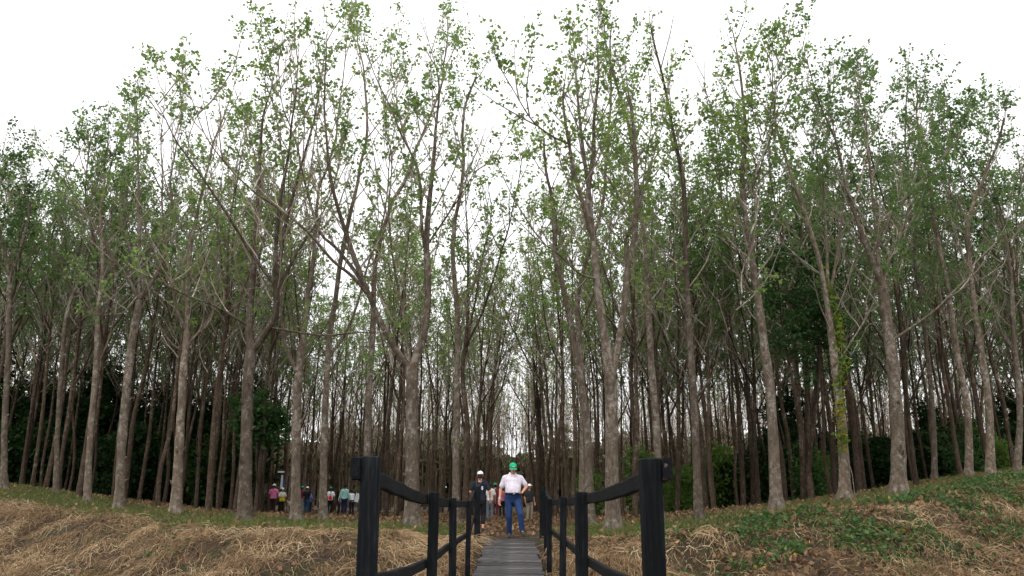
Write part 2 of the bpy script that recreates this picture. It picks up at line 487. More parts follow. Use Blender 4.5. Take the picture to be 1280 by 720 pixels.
    V, Q, A = leaf_quads(rng, LPos, leaf if lod == 0 else leaf * 1.9, 0.35, tint)
    g_c.add(V, Q, a=A)
    return g_t, g_b, g_c

def crown_top(x, y):
    """height the plantation's crowns reach: full by the bridge axis, lower in the outer stands"""
    u = 640 + F_PX * x / max(y * CP + 14 * SP, 1)
    v = np.interp(u, [-80, 0, 60, 120, 165, 270, 350, 420, 520, 575, 605, 625, 655, 680, 720, 900, 1000, 1100, 1180, 1280, 1360], [175, 165, 155, 128, 85, 55, 15, -10, -20, 10, 130, 300, 300, 130, -5, -5, 20, 50, 85, 140, 175])
    up = 360.0 - v
    return CAM_Z + y * (F_PX * SP + up * CP) / (F_PX * CP - up * SP)

def extend(rng, pts, r_end, ztop, step=0.7, spread=0.1, dome=False):
    """carry a traced limb on upwards to the tree's top"""
    pts = [p for p in pts]
    d = nrm(pts[-1] - pts[-2])
    while pts[-1][2] < ztop and len(pts) < 60:
        if dome and pts[-1][2] > crown_top(pts[-1][0], pts[-1][1]) - 1.3: break
        d = nrm(d + UP * 0.16 + rng.normal(size=3) * spread)
        if d[2] < 0.25: d[2] = 0.25; d = nrm(d)
        pts.append(pts[-1] + d * step)
    return np.array(pts)

def tree_object(name, geos, loc, label, group=None, bark='bark', leafm='leaf', rz=0):
    root = empty(name, loc, rz)
    tag(root, label, "tree", group)
    names = ("trunk", "branches", "crown")
    mats = (M[bark], M['twig'], M[leafm])
    off = np.array(loc)
    for g, n, m_ in zip(geos, names, mats):
        V, Q, T, A = g.arrays()
        if len(V) == 0: continue
        me = new_mesh(n, V - off if rz == 0 else V, Q, T, {"tint": A})
        obj(n, me, m_, root)
    return root

def traced_tree(spec, seed):
    """spec: base picture point, distance, girth, trunk line and limb lines; each limb gets its own depth"""
    rng = np.random.default_rng(seed)
    Y = spec['Y']; ztop = float(crown_top(xat(spec['line'][-1][0], spec['Y'], 12), spec['Y'])) - 0.9 + rng.uniform(-0.4, 0.4)
    line = spec['line']
    u0 = line[0][0]
    X0 = xat(u0, Y); z0 = float(terrain(X0, Y))
    mpp = (Y * CP) / F_PX
    base = np.array([X0, Y, z0 - 0.25])
    lean = spec.get('dy', rng.uniform(-0.4, 0.4))
    tr = [base]
    for k, (u, v) in enumerate(line[1:]):
        tr.append(at(u, v, Y + lean * (k + 1) / len(line)))
    tr = np.array(tr)
    r0 = spec['w'] * mpp / 2 * 0.9
    stems = []
    single = spec.get('single', False)
    wtop = spec.get('wt', spec['w'] * 0.75) * mpp / 2 * 0.88
    n = 26
    if single:
        full = extend(rng, tr, 0.03, ztop, dome=True)
        n = 40
    else:
        full = tr
    P = spline(full, n)
    P = np.vstack([P[:1], P[:1] * 0.8 + P[1:2] * 0.2, P[:1] * 0.5 + P[1:2] * 0.5, P[1:]])
    z = P[:, 2]; hz = np.clip((z - z0) / max(tr[-1][2] - z0, 0.1), 0, None)
    R = np.where(hz <= 1, r0 + (wtop - r0) * hz, 0)
    if single:
        h2 = np.clip((z - tr[-1][2]) / max(ztop - tr[-1][2], 0.1), 0, 1)
        R = np.where(hz > 1, wtop + (0.02 - wtop) * h2, R)
    R = np.maximum(R, 0.012)
    R = R * (1 + 0.3 * np.exp(-np.maximum(z - z0, 0) / 0.5) + 0.45 * np.exp(-np.maximum(z - z0, 0) / 0.12))
    R[-1] *= 0.9
    seglen = np.linalg.norm(np.diff(P, axis=0), axis=1).sum()
    stems.append((P, R, 0.0))
    for L in spec.get('limbs', []):
        pts_uv, w0, w1 = L[0], L[1], L[2]
        dy = L[3] if len(L) > 3 and L[3] is not None else rng.uniform(-1.4, 1.4)
        bare = len(L) > 4 and L[4] == 'bare'
        # start depth: the nearest point of the stems so far
        s0 = at(*pts_uv[0], Y)
        allp = np.concatenate([s[0] for s in stems])
        j = np.argmin(np.linalg.norm((allp - s0)[:, [0, 2]], axis=1))
        ys = allp[j][1]
        pts = [at(u, v, ys + dy * k / (len(pts_uv) - 1)) for k, (u, v) in enumerate(pts_uv)]
        pts[0] = allp[j] * 0.6 + pts[0] * 0.4
        pts = np.array(pts)
        if bare:
            P = spline(pts, 16); r_a, r_b = w0 * mpp / 2, 0.012
            R = np.linspace(r_a, r_b, 16)
            stems.append((P, R, 0.5))
        else:
            e = extend(rng, pts, 0.02, max(ztop - rng.uniform(0.3, 2.4), pts[-1][2] + 0.3), dome=True)
            P = spline(e, 34)
            cum = np.concatenate([[0], np.cumsum(np.linalg.norm(np.diff(P, axis=0), axis=1))])
            ltr = np.linalg.norm(np.diff(pts, axis=0), axis=1).sum()
            R = np.interp(cum, [0, ltr, max(cum[-1], ltr + 0.1)], [w0 * mpp / 2, w1 * mpp / 2 * 0.85, 0.009])
            stems.append((P, R, 0.8))
    zc = spec.get('clear', 6.5)
    geos = build_tree(rng, stems, zc, ztop, leafy=spec.get('leafy', 0.8), leaf=spec.get('leaf', 0.115), spacing=spec.get('sp', 0.5),
                      blen=spec.get('bl', 1.0), lowleaf=spec.get('low', 0.15))
    return tree_object("plantation_tree", geos, (X0, Y, z0), spec['label'], "traced front row trees" if False else None, leafm=spec.get('lm', 'leaf')), (X0, Y)

TR = [
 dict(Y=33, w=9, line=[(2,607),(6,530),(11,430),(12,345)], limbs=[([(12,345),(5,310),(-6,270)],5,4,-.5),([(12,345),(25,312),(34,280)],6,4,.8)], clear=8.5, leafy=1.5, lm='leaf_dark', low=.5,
      label="dark leafy tree with a low fork beside the blackest shade, on the green crest"),
 dict(Y=34, w=7, line=[(68,614),(72,540),(77,460),(81,410)], wt=6, single=True, clear=8, leafy=1.2, low=.35, lm='leaf_deep', label="thin pale straight tree growing next to the dark leafy forked tree"),
 dict(Y=30, w=9.5, line=[(108,622),(112,560),(117,500),(121,440),(122,400)], wt=7, single=True, limbs=[([(120,455),(134,430),(142,400)],3,2,.6)], clear=7.5, leafy=1.0, low=.3,
      label="slim grey tree with one thin side fork, second behind the green crest grass"),
 dict(Y=27, w=13, line=[(150,634),(152,560),(157,500),(165,430),(175,375)], wt=11, limbs=[([(173,373),(158,345),(140,320),(115,275)],5,3,-1.0),([(175,375),(174,290),(172,170)],5,3,.2),([(178,372),(200,335),(212,290),(215,250)],6,4,.9),
      ([(173,374),(160,385),(152,392),(135,393)],3,1,-.6,'bare'),([(176,376),(185,350),(170,330)],2,1,-.4,'bare')], clear=7, leafy=.65,
      label="leaning pale-trunked tree that splits three ways on the straw bank crest"),
 dict(Y=26, w=14, line=[(220,637),(225,540),(230,455),(234,415)], wt=10, limbs=[([(234,420),(236,330),(248,260),(262,200)],7,4,.5),([(232,442),(215,430),(203,412),(192,385)],4,1,-.8,'bare'),([(236,432),(250,412),(256,388)],4,1,.4,'bare'),
      ([(231,410),(222,390),(214,350),(205,300)],4,3,-1),([(236,425),(262,402),(270,370)],4,3,1.0)], clear=7, leafy=.7,
      label="straight mottled tree with pale bare curved limbs below its crown"),
 dict(Y=22.3, w=18, line=[(307,648),(308,560),(310,480),(314,435)], wt=16, limbs=[([(313,436),(313,380),(320,300),(325,200)],11,6,.6),([(316,440),(335,412),(345,390),(346,362)],10,8,-.5),([(346,365),(310,310),(285,270),(255,225)],5,3,-1.5),
      ([(347,362),(355,290),(370,230),(390,160)],6,4,.3),([(348,362),(375,310),(396,278)],5,3,1.0),([(309,402),(270,383),(230,368),(185,345)],4,1,-1.2,'bare'),([(338,412),(400,419),(440,416),(472,415)],3.4,1,-1.4,'bare')], clear=6, leafy=.62,
      label="thick mottled tree with a knot, forking low and reaching long bare limbs sideways"),
 dict(Y=25, w=14, line=[(371,650),(370,560),(372,480),(378,430)], wt=10, limbs=[([(378,432),(385,370),(392,320),(398,240)],7,4,.5),([(373,470),(360,440),(352,400),(350,330)],5,3,-.6)], clear=7, leafy=.7,
      label="mottled trunk standing between the person in pink and the person in the green cap"),
 dict(Y=26, w=11, line=[(405,648),(405,560),(408,480),(412,420),(420,370),(425,330),(437,270)], wt=6, single=True, limbs=[([(413,442),(435,410),(445,385),(456,345)],4,3,.8)], clear=7.5, leafy=.8,
      label="slim tree with a single right fork rising beside the red bag carrier"),
 dict(Y=27, w=11, line=[(458,650),(459,560),(462,470),(466,420),(468,340)], wt=7, single=True, clear=7.5, leafy=.8, label="straight brown tree rising behind the left gate post of the footbridge"),
 dict(Y=21.8, w=20, line=[(516,653),(515,560),(515,480),(513,457)], wt=18, limbs=[([(511,460),(490,430),(470,390),(463,372)],9,8,-.5),([(464,374),(440,345),(415,325),(385,290),(350,262),(322,243)],5,2.5,-1.2),
      ([(463,374),(448,345),(420,310),(400,290),(384,240)],6,3,-.2),([(518,458),(529,420),(535,370),(533,310),(536,260),(543,190)],12,6,.4),([(533,315),(527,280),(523,215),(500,165)],5,3,-.7),([(536,300),(560,268),(582,235)],3.5,1.5,-1.0),
      ([(512,458),(505,395),(492,330),(486,270)],5,3,1.2),([(513,470),(500,460),(485,464)],3,1,.5,'bare')], clear=6.3, leafy=.72,
      label="largest forked tree, patchy pink-grey trunk splitting into wide curved limbs"),
 dict(Y=29, w=10, line=[(570,648),(570,560),(571,480),(572,400),(566,320)], wt=7, single=True, limbs=[([(571,420),(585,380),(598,340)],3,2,.6)], clear=6.5, leafy=.9, label="dark upright tree between the wide forked tree and the avenue"),
 dict(Y=28, w=10, line=[(727,645),(728,560),(728,480),(724,420),(722,370),(735,320)], wt=6, single=True, clear=4.8, leafy=1.1, low=.55, lm='leaf_bright', label="dark trunk hung with bright green leaf clusters at the avenue mouth"),
 dict(Y=24.5, w=14, line=[(737,648),(736,600),(732,520),(716,420),(700,340)], wt=8, single=True, clear=6.5, leafy=.8, label="brown tree leaning toward the avenue, just behind the twin-stemmed tree"),
 dict(Y=21, w=20, line=[(765,649),(765,560),(764,500),(763,474)], wt=19, limbs=[([(761,476),(757,430),(748,370),(742,305)],13,10,-.3),([(742,308),(730,260),(715,200),(704,130)],7,4,-.9),([(743,306),(736,240),(728,180),(721,110)],7,4,.4),
      ([(767,476),(778,400),(785,335),(794,285),(795,210),(790,140)],10,5,.5),([(785,335),(782,300),(798,265),(806,215)],4,3,1.3),([(745,355),(722,340),(695,315),(675,302)],3,1.5,-1.5),([(710,195),(690,170),(665,150),(640,110)],3,1.5,-.6)], clear=6.5, leafy=.8,
      label="tall twin-stemmed tree with a scaly grey trunk behind the right handrail"),
 dict(Y=27, w=12, line=[(823,650),(822,560),(816,480),(812,420),(808,340),(803,280)], wt=7, single=True, clear=7, leafy=.9, label="slightly leaning tree directly behind the right gate post of the footbridge"),
 dict(Y=22.6, w=12.5, line=[(873,643),(870,560),(866,480),(862,420),(858,340),(855,240)], wt=7, single=True, limbs=[([(866,485),(850,455),(838,430)],3,2,.8),([(867,500),(890,470),(900,440)],3,1.5,-.6)], clear=5.5, leafy=.7, low=.3,
      label="slender white-mottled tree with a reddish foot, right of the gate post"),
 dict(Y=22, w=17, line=[(971,628),(967,560),(963,490),(955,430),(947,370),(936,300),(928,240)], wt=8, single=True, limbs=[([(947,368),(928,352),(915,320),(910,280)],4,2.5,.7),([(930,255),(945,225),(955,195)],3,2,-.6)], clear=6, leafy=.9, low=.35,
      label="mottled tree with a broken knot where its trunk bends"),
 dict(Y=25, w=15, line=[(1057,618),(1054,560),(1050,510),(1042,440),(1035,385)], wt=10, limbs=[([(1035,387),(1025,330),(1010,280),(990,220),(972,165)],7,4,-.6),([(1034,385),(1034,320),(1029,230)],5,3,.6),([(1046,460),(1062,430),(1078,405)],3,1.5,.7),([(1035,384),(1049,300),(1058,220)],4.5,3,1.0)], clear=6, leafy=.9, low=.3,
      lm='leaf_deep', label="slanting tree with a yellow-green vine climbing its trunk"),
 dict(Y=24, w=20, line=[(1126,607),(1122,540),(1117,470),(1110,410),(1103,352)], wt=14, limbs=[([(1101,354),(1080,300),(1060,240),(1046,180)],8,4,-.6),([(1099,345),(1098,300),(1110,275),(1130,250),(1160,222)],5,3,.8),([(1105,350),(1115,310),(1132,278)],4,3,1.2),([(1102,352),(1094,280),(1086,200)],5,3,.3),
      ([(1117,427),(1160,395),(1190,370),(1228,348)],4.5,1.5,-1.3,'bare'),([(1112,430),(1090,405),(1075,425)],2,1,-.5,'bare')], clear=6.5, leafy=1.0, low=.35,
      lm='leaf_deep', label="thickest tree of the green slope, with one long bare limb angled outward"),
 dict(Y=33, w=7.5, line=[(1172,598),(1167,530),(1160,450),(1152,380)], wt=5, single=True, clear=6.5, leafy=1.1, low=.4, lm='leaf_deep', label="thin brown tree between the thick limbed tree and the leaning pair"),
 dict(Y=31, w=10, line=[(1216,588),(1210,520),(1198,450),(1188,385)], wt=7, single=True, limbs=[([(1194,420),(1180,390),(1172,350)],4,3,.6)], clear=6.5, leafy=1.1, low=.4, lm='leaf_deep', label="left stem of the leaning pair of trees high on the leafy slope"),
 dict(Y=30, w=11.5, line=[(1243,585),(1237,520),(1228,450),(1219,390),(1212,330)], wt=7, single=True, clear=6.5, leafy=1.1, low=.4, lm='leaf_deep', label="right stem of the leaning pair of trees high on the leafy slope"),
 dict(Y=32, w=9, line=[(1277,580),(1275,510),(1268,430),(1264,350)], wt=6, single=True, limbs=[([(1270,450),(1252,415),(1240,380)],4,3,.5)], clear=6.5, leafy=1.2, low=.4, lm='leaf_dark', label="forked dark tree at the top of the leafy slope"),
]
taken = []
tree_count = 0
for k, s in enumerate(TR):
    o, xy = traced_tree(s, 100 + k)
    taken.append(xy); tree_count += 1

# plantation trees in rows: twelve kinds of tree, copied
def make_variant(seed, lod=0, dense=1.0):
    rng = np.random.default_rng(seed)
    H = rng.uniform(14.2, 16.4)
    r0 = rng.uniform(0.075, 0.12)
    n = 9
    zz = np.linspace(-0.3, H, n)
    lean = rng.normal(size=2) * 0.012
    bx = np.cumsum(rng.normal(size=n) * 0.10); by = np.cumsum(rng.normal(size=n) * 0.10)
    bx -= bx[0]; by -= by[0]
    pts = np.stack([lean[0] * zz + bx, lean[1] * zz + by, zz], 1)
    stems = []
    P = spline(pts, 30 if lod == 0 else 9)
    R = np.interp(P[:, 2], [0, 0.25 * H, 0.6 * H, H], [r0, r0 * 0.86, r0 * 0.42, 0.01])
    R *= 1 + 0.4 * np.exp(-np.maximum(P[:, 2], 0) / 0.2)
    stems.append((P, R, 0))
    for f in range(rng.integers(0, 3)):
        zf = rng.uniform(0.33, 0.58) * H
        j = np.argmin(abs(P[:, 2] - zf))
        az = rng.uniform(0, 6.28); an = math.radians(rng.uniform(18, 34))
        d = np.array([math.cos(az) * math.sin(an), math.sin(az) * math.sin(an), math.cos(an)])
        e = extend(rng, np.array([P[j], P[j] + d * 0.8]), 0.02, H * rng.uniform(0.82, 0.98), spread=0.08)
        Pf = spline(e, 24 if lod == 0 else 7)
        stems.append((Pf, np.linspace(R[j] * 0.72, 0.014, len(Pf)), 0.6))
    return build_tree(rng, stems, H * rng.uniform(0.34, 0.42), H, leafy=rng.uniform(0.4, 0.7) * dense * (1 if lod == 0 else 0.6), leaf=0.125,
                      spacing=0.5 if lod == 0 else 0.6, lod=lod, lowleaf=0.12 if dense <= 1 else 0.22)

variants = []
for k in range(14):
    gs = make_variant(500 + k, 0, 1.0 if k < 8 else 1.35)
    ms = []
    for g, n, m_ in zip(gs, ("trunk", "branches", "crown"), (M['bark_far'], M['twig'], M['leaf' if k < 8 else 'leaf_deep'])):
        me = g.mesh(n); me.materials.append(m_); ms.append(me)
    variants.append(ms)

rng = np.random.default_rng(21)
VISITORS = [341.5, 352.5, 377.5, 383.5, 388.5, 400.5, 413, 424, 430.5, 440]
def blocks(x, y):
    if x > 0: return False
    return any((y > 45 and abs(x - xat(u, 49)) < 0.9) or abs(x - xat(u, y)) < 0.0062 * y for u in VISITORS)
spots = []
for ix in range(-22, 22):
    X = (ix + 0.5) * 3.0 + (0.55 if ix >= 0 else -0.55)
    for iy in range(30):
        Y = 23.5 + iy * 3.05
        x = X + rng.normal() * 0.22; y = Y + rng.normal() * 0.3
        if abs(x) > 0.68 * y + 2: continue
        if y < crest(x) + 2.2 or (abs(x) < 9.5 and y < 31 and abs(x) > 2.6): continue
        if min((x - a) ** 2 + (y - b) ** 2 for a, b in taken) < 2.3 ** 2: continue
        if y < 52 and blocks(x, y): continue   # the visitors stay in sight
        if y < 50 and abs(x) < 1.75: continue
        if rng.uniform() < 0.12: continue
        spots.append((x, y))
for q in range(900):
    y = rng.uniform(32, 58); x = rng.uniform(-0.66, 0.66) * y
    if -9 < x < 5 or y < crest(x) + 4: continue
    if y < 52 and blocks(x, y): continue
    if min((x - a) ** 2 + (y - b) ** 2 for a, b in spots + taken) < 1.75 ** 2: continue
    spots.append((x, y))
spots.sort(key=lambda p: p[1])
NEAR = spots[:300 - tree_count]
FAR = spots[300 - tree_count:]
def region(x, y):
    if abs(x) < 3.2:
        return ("slender tree lining the avenue on the straw bank's side", "avenue trees on the straw side") if x < 0 else ("slender tree lining the avenue on the green slope's side", "avenue trees on the green side")
    if x < 0:
        if y < crest(x) + 9: return ("thin brown tree just inside the stand behind the straw bank crest", "first rows behind the straw bank")
        if xat(300, y) < x: return ("thin brown tree in the open stand between the visitors and the avenue", "trees between the visitors and the avenue")
        return ("thin brown tree deep in the shaded stand in front of the dark evergreens", "trees before the dark evergreens")
    if y < crest(x) + 9: return ("thin brown tree just inside the stand above the leafy green slope", "first rows above the green slope")
    if x < 12: return ("thin brown tree deep in the stand between the avenue and the bright shrubs", "trees between the avenue and the shrubs")
    return ("thin brown tree deep in the stand among the green shrubs", "trees among the green shrubs")
for k, (x, y) in enumerate(NEAR):
    lab, grp = region(x, y)
    root = empty("plantation_tree", (x, y, float(terrain(x, y)) - 0.02), rng.uniform(0, 6.28))
    s = rng.uniform(0.9, 1.08); w = rng.uniform(0.85, 1.2)
    s = min(s, float(crown_top(x, y)) / 16.3)
    root.scale = (s * w, s * w, s)
    if abs(x) < 3.2 and y > 40: root.rotation_mode = 'XYZ'; root.rotation_euler = (0, -np.sign(x) * math.radians(rng.uniform(2.5, 6.5)), rng.uniform(-0.5, 0.5) + (0 if k % 2 else PI_))
    tag(root, lab, "tree", grp)
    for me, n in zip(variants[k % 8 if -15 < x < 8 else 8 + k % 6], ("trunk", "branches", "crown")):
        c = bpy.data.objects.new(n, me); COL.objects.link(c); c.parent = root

# the far rows, beyond the three hundred nearest
lods = [[g.arrays() for g in make_variant(700 + k, lod=1)] for k in range(6)]
acc = [Geo(), Geo(), Geo()]
extra = [(rng.uniform(-4.5, 4.5), rng.uniform(86, 116)) for _ in range(20)]
for iy in range(9):
    for ix in range(-40, 40):
        x = (ix + .5) * 3.4 + rng.normal() * .5; y = 116 + iy * 4 + rng.normal() * .5
        if abs(x) < 0.66 * y and rng.uniform() < 0.62: extra.append((x, y))
for x, y in FAR + extra:
    a = rng.uniform(0, 6.28); ca, sa = math.cos(a), math.sin(a); s = rng.uniform(0.88, 1.08)
    z = float(terrain(x, y))
    for g, (V, Q, T, A) in zip(acc, lods[rng.integers(6)]):
        W = np.stack([V[:, 0] * ca - V[:, 1] * sa, V[:, 0] * sa + V[:, 1] * ca, V[:, 2]], 1) * s + np.array([x, y, z])
        g.add(W, Q, T, A)
ng = 52000
fx = rng.uniform(-95, 95, ng); fy = rng.uniform(112, 148, ng)
top_ = 6.5 + 6.0 * vnoise(fx * 0.16, fy * 0.1, 41) - 1.5 * smooth(9, 3, np.abs(fx))
fz = terrain(fx, fy) + rng.uniform(0, 1, ng) ** 0.8 * top_
V, Q, A = leaf_quads(rng, np.stack([fx, fy, fz], 1), 1.35, 0.3)
under = Geo(); under.add(V, Q, a=A)
far_root = empty("far_woodland", (0, 100, 0))
far_root["kind"] = "stuff"; far_root["label"] = "far rows of plantation trees closing the view behind the grove"; far_root["category"] = "woodland"
for g, n, m_ in zip(acc + [under], ("trunks", "branches", "crowns", "undergrowth"), (M['bark_far'], M['twig'], M['leaf'], M['leaf_olive'])):
    V, Q, T, A = g.arrays()
    me = new_mesh(n, V - np.array([0, 100, 0]), Q, T, {"tint": A})
    obj(n, me, m_, far_root, kind="stuff")
print("trees", tree_count + len(NEAR), "far", len(FAR) + len(extra))

# ------------------------------------------------------------------ undergrowth: bushy evergreens and shrubs
def bush_meshes(seed, h, rad, n_leaf, leaf, mat, stems=5, base_bare=0.05):
    rng = np.random.default_rng(seed)
    g_s, g_l = Geo(), Geo()
    N = stems * 9
    main = []
    for k in range(stems):
        a = rng.uniform(0, 6.28); an = rng.uniform(0.05, 0.35)
        d = np.array([math.cos(a) * math.sin(an), math.sin(a) * math.sin(an), math.cos(an)])
        P = grow_path(rng, np.array([[0, 0, -0.15]]), d[None], np.array([h * rng.uniform(0.7, 1.0)]), 8, 0.08, 0.08)[0]
        V, Q = tubes(P[None], np.linspace(0.03 + h * 0.006, 0.01, 8)[None], 6); g_s.add(V, Q)
        main.append(P)
    cl = []
    for P in main:
        for j in range(26):
            t = rng.uniform(base_bare, 1) * 7; i = min(int(t), 6); p = P[i] + (P[i + 1] - P[i]) * (t - i)
            a = rng.uniform(0, 6.28); f = math.sin(math.pi * min(1, 0.2 + 0.75 * t / 7))
            d = nrm(np.array([math.cos(a), math.sin(a), rng.uniform(-0.1, 0.7)]))
            L = rad * rng.uniform(0.4, 1.05) * (0.35 + 0.75 * f)
            B = grow_path(rng, p[None], d[None], np.array([L]), 5, -0.02, 0.12)[0]
            V, Q = tubes(B[None], np.linspace(0.012, 0.004, 5)[None], 3); g_s.add(V, Q)
            for q in (2, 3, 4): cl.append(B[q])
    cl = np.array(cl)
    idx = rng.integers(0, len(cl), n_leaf)
    pos = cl[idx] + rng.normal(size=(n_leaf, 3)) * np.array([0.22, 0.22, 0.16]) * (0.6 + rad * 0.25)
    pos[:, 2] = np.maximum(pos[:, 2], 0.03)
    ct = rng.beta(2, 2.5, len(cl))
    V, Q, A = leaf_quads(rng, pos, leaf, 0.3, np.clip(ct[idx] * 0.8 + rng.uniform(0, 0.25, n_leaf), 0, 1))
    g_l.add(V, Q, a=A)
    a, b = g_s.mesh("stems"), g_l.mesh("foliage")
    a.materials.append(M['bark_far']); b.materials.append(M[mat])
    return a, b

def plant(name, meshes, x, y, label, cat, group=None, s=1.0, rz=None, sz=None):
    r = empty(name, (x, y, float(terrain(x, y))), rng.uniform(0, 6.28) if rz is None else rz)
    r.scale = (s, s, sz or s)
    tag(r, label, cat, group)
    for me, n in zip(meshes, ("stems", "foliage")):
        c = bpy.data.objects.new(n, me); COL.objects.link(c); c.parent = r
    return r

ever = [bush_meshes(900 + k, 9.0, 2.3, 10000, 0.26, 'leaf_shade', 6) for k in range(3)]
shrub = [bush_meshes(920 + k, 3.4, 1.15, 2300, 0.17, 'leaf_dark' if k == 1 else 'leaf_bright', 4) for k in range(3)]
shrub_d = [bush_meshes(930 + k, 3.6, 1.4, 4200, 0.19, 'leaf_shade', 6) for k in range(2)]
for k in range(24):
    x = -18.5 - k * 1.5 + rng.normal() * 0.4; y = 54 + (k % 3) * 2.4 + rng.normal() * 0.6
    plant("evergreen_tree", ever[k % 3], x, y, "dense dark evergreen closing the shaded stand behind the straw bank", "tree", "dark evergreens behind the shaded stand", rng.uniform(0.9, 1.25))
for k in range(11):
    x = 17 + k * 2.9 + rng.normal() * 0.6; y = 52 + (k % 3) * 3 + rng.normal()
    if k in (4,): continue
    plant("evergreen_tree", ever[k % 3], x, y, "leafy evergreen behind the trees of the green slope", "tree", "evergreens behind the green slope", rng.uniform(0.65, 0.9))
for k in range(24):
    x = 4.5 + k * 1.4 + rng.normal() * 0.5; y = 41 + rng.uniform(-3, 5) + max(0, x - 14) * 0.15
    if rng.uniform() < 0.35: continue
    plant("shrub", shrub[k % 3], x, y, "bright green leafy shrub under the trees of the green slope", "shrub", "shrubs under the trees", rng.uniform(0.6, 1.15))
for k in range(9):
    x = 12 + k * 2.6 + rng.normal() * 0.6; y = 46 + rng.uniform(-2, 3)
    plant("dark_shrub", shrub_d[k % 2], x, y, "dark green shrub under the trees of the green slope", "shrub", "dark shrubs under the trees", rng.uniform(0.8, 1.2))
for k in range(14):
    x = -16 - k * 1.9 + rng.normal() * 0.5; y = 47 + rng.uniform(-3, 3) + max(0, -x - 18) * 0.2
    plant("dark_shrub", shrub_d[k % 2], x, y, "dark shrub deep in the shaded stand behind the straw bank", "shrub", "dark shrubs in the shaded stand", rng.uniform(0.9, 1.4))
# the bushy sapling beside the mottled forked tree, and the two fine-leaved evergreens of the right stand
sap = bush_meshes(950, 6.8, 1.0, 3600, 0.2, 'leaf_dark', 3, 0.62)
plant("bushy_sapling", sap, xat(329, 36), 36, "dense green bushy sapling showing between the knotted tree and the people", "tree", None, 1.0, 0.4)
fine = bush_meshes(951, 11.0, 1.35, 6000, 0.15, 'leaf_dark', 4, 0.55)
plant("evergreen_tree", fine, xat(1005, 30), 30, "fine-leaved dark evergreen crown left of the vine-covered tree", "tree", None, 1.0, 1.0)

# ------------------------------------------------------------------ ground plants: straw, grass, creeping leaves, litter
def in_view(x, y, z, m=20):
    dep = y * CP + (z - CAM_Z) * SP
    u = 640 + F_PX * x / dep
    v = 360 - F_PX * (-y * SP + (z - CAM_Z) * CP) / dep
    return (u > -60) & (u < 1340) & (v < 760)

def ribbons(rng, P, W, flat):
    """flat ribbons along P (N,K,3)"""
    N, K, _ = P.shape
    T = nrm(np.gradient(P, axis=1))
    s = nrm(np.cross(T, flat[:, None]))
    w = W[:, None, None] * np.linspace(1, 0.25, K)[None, :, None] * 0.5
    V = np.stack([P - s * w, P + s * w], 2)
    idx = np.arange(N * K * 2).reshape(N, K, 2)
    Q = np.stack([idx[:, :-1, 0], idx[:, :-1, 1], idx[:, 1:, 1], idx[:, 1:, 0]], -1).reshape(-1, 4)
    return V.reshape(-1, 3), Q

def scatter(rng, n, s_lo, s_hi, xlo=-27, xhi=27):
    x = rng.uniform(xlo, xhi, n); s = rng.uniform(s_lo, s_hi, n)
    y = crest(x) - s; z = terrain(x, y)
    ok = in_view(x, y, z) & (y > 11)
    ok &= ~((np.abs(x + 0.04) < 0.75) & (y < 19.2))
    return x[ok], y[ok], z[ok], s[ok]

def slope_dir(x, y):
    e = 0.4
    gx_ = (terrain(x + e, y) - terrain(x - e, y)) / (2 * e); gy_ = (terrain(x, y + e) - terrain(x, y - e)) / (2 * e)
    return -np.stack([gx_, gy_, gx_ ** 2 + gy_ ** 2], 1)

rng = np.random.default_rng(5)
x, y, z, s = scatter(rng, 265000, -0.6, 7.5)
# how strawy: all over the left bank, patches on the right bank low down
patch = vnoise(x * 0.45, y * 0.45, 11)
right = smooth(1.8, 5.0, x)
crestgap = smooth(-2.5, -9, x) * 0.7          # the crest stays green on the left
gaps = 0.3 + 0.85 * smooth(0.28, 0.62, vnoise(x * 1.1 + 40, y * 1.1, 32))
dens = (1 - right) * smooth(-0.4 + crestgap, 1.0 + crestgap, s) * (0.45 + 0.6 * patch) * gaps + right * smooth(9.5, 13.5, x + (s - 3) * 1.3) * smooth(1.6, 3.0, s) * (0.25 + 0.9 * patch) * gaps + right * (0.12 * smooth(0.2, 1.2, s) + 0.4 * smooth(2.8, 4.5, s) * gaps)
keep = rng.uniform(size=len(x)) < dens
x, y, z, s = x[keep], y[keep], z[keep], s[keep]
N = len(x)
sd = nrm(slope_dir(x, y))
tw = vnoise(x * 0.6 + 5, y * 0.6, 12) * 2 - 1
d = nrm(sd * 0.75 + np.stack([tw * 0.9, np.zeros(N), np.zeros(N)], 1) + rng.normal(size=(N, 3)) * np.array([0.6, 0.6, 0.1]))
tuft = vnoise(x * 1.6, y * 1.6, 13)
L = rng.uniform(0.12, 0.62, N) * (0.55 + 0.8 * tuft)
hump = rng.uniform(0.0, 0.26, N) * (0.12 + 1.5 * tuft ** 1.5) * smooth(-0.2, 1.8, s)
tt = np.linspace(0, 1, 4)
P = np.stack([x, y, z], 1)[:, None] + d[:, None] * np.array([1, 1, 0])[None, None] * (L[:, None] * tt[None])[..., None]
P[:, :, 2] = terrain(P[:, :, 0], P[:, :, 1]) + hump[:, None] * (np.sin(np.pi * (0.12 + 0.8 * tt)))[None] + 0.015
P += rng.normal(size=P.shape) * 0.018
W = rng.uniform(0.006, 0.018, N)
flat = nrm(rng.normal(size=(N, 3)) * 0.7 + np.array([0, -0.5, 0.8]))
V, Q = ribbons(rng, P, W, flat)
tone = np.clip(0.55 * vnoise(x * 1.5 + 3, y * 1.5, 14) + 0.75 * rng.beta(1.6, 1.8, N) - 0.2, 0, 1)
o = obj("dry_straw", new_mesh("dry_straw", V, Q, None, {"tint": np.repeat(tone, 8)}), M['straw'], kind="stuff")
tag(o, "tangled dry straw and dead grass hanging over the bank", "straw")
print("straw", N)

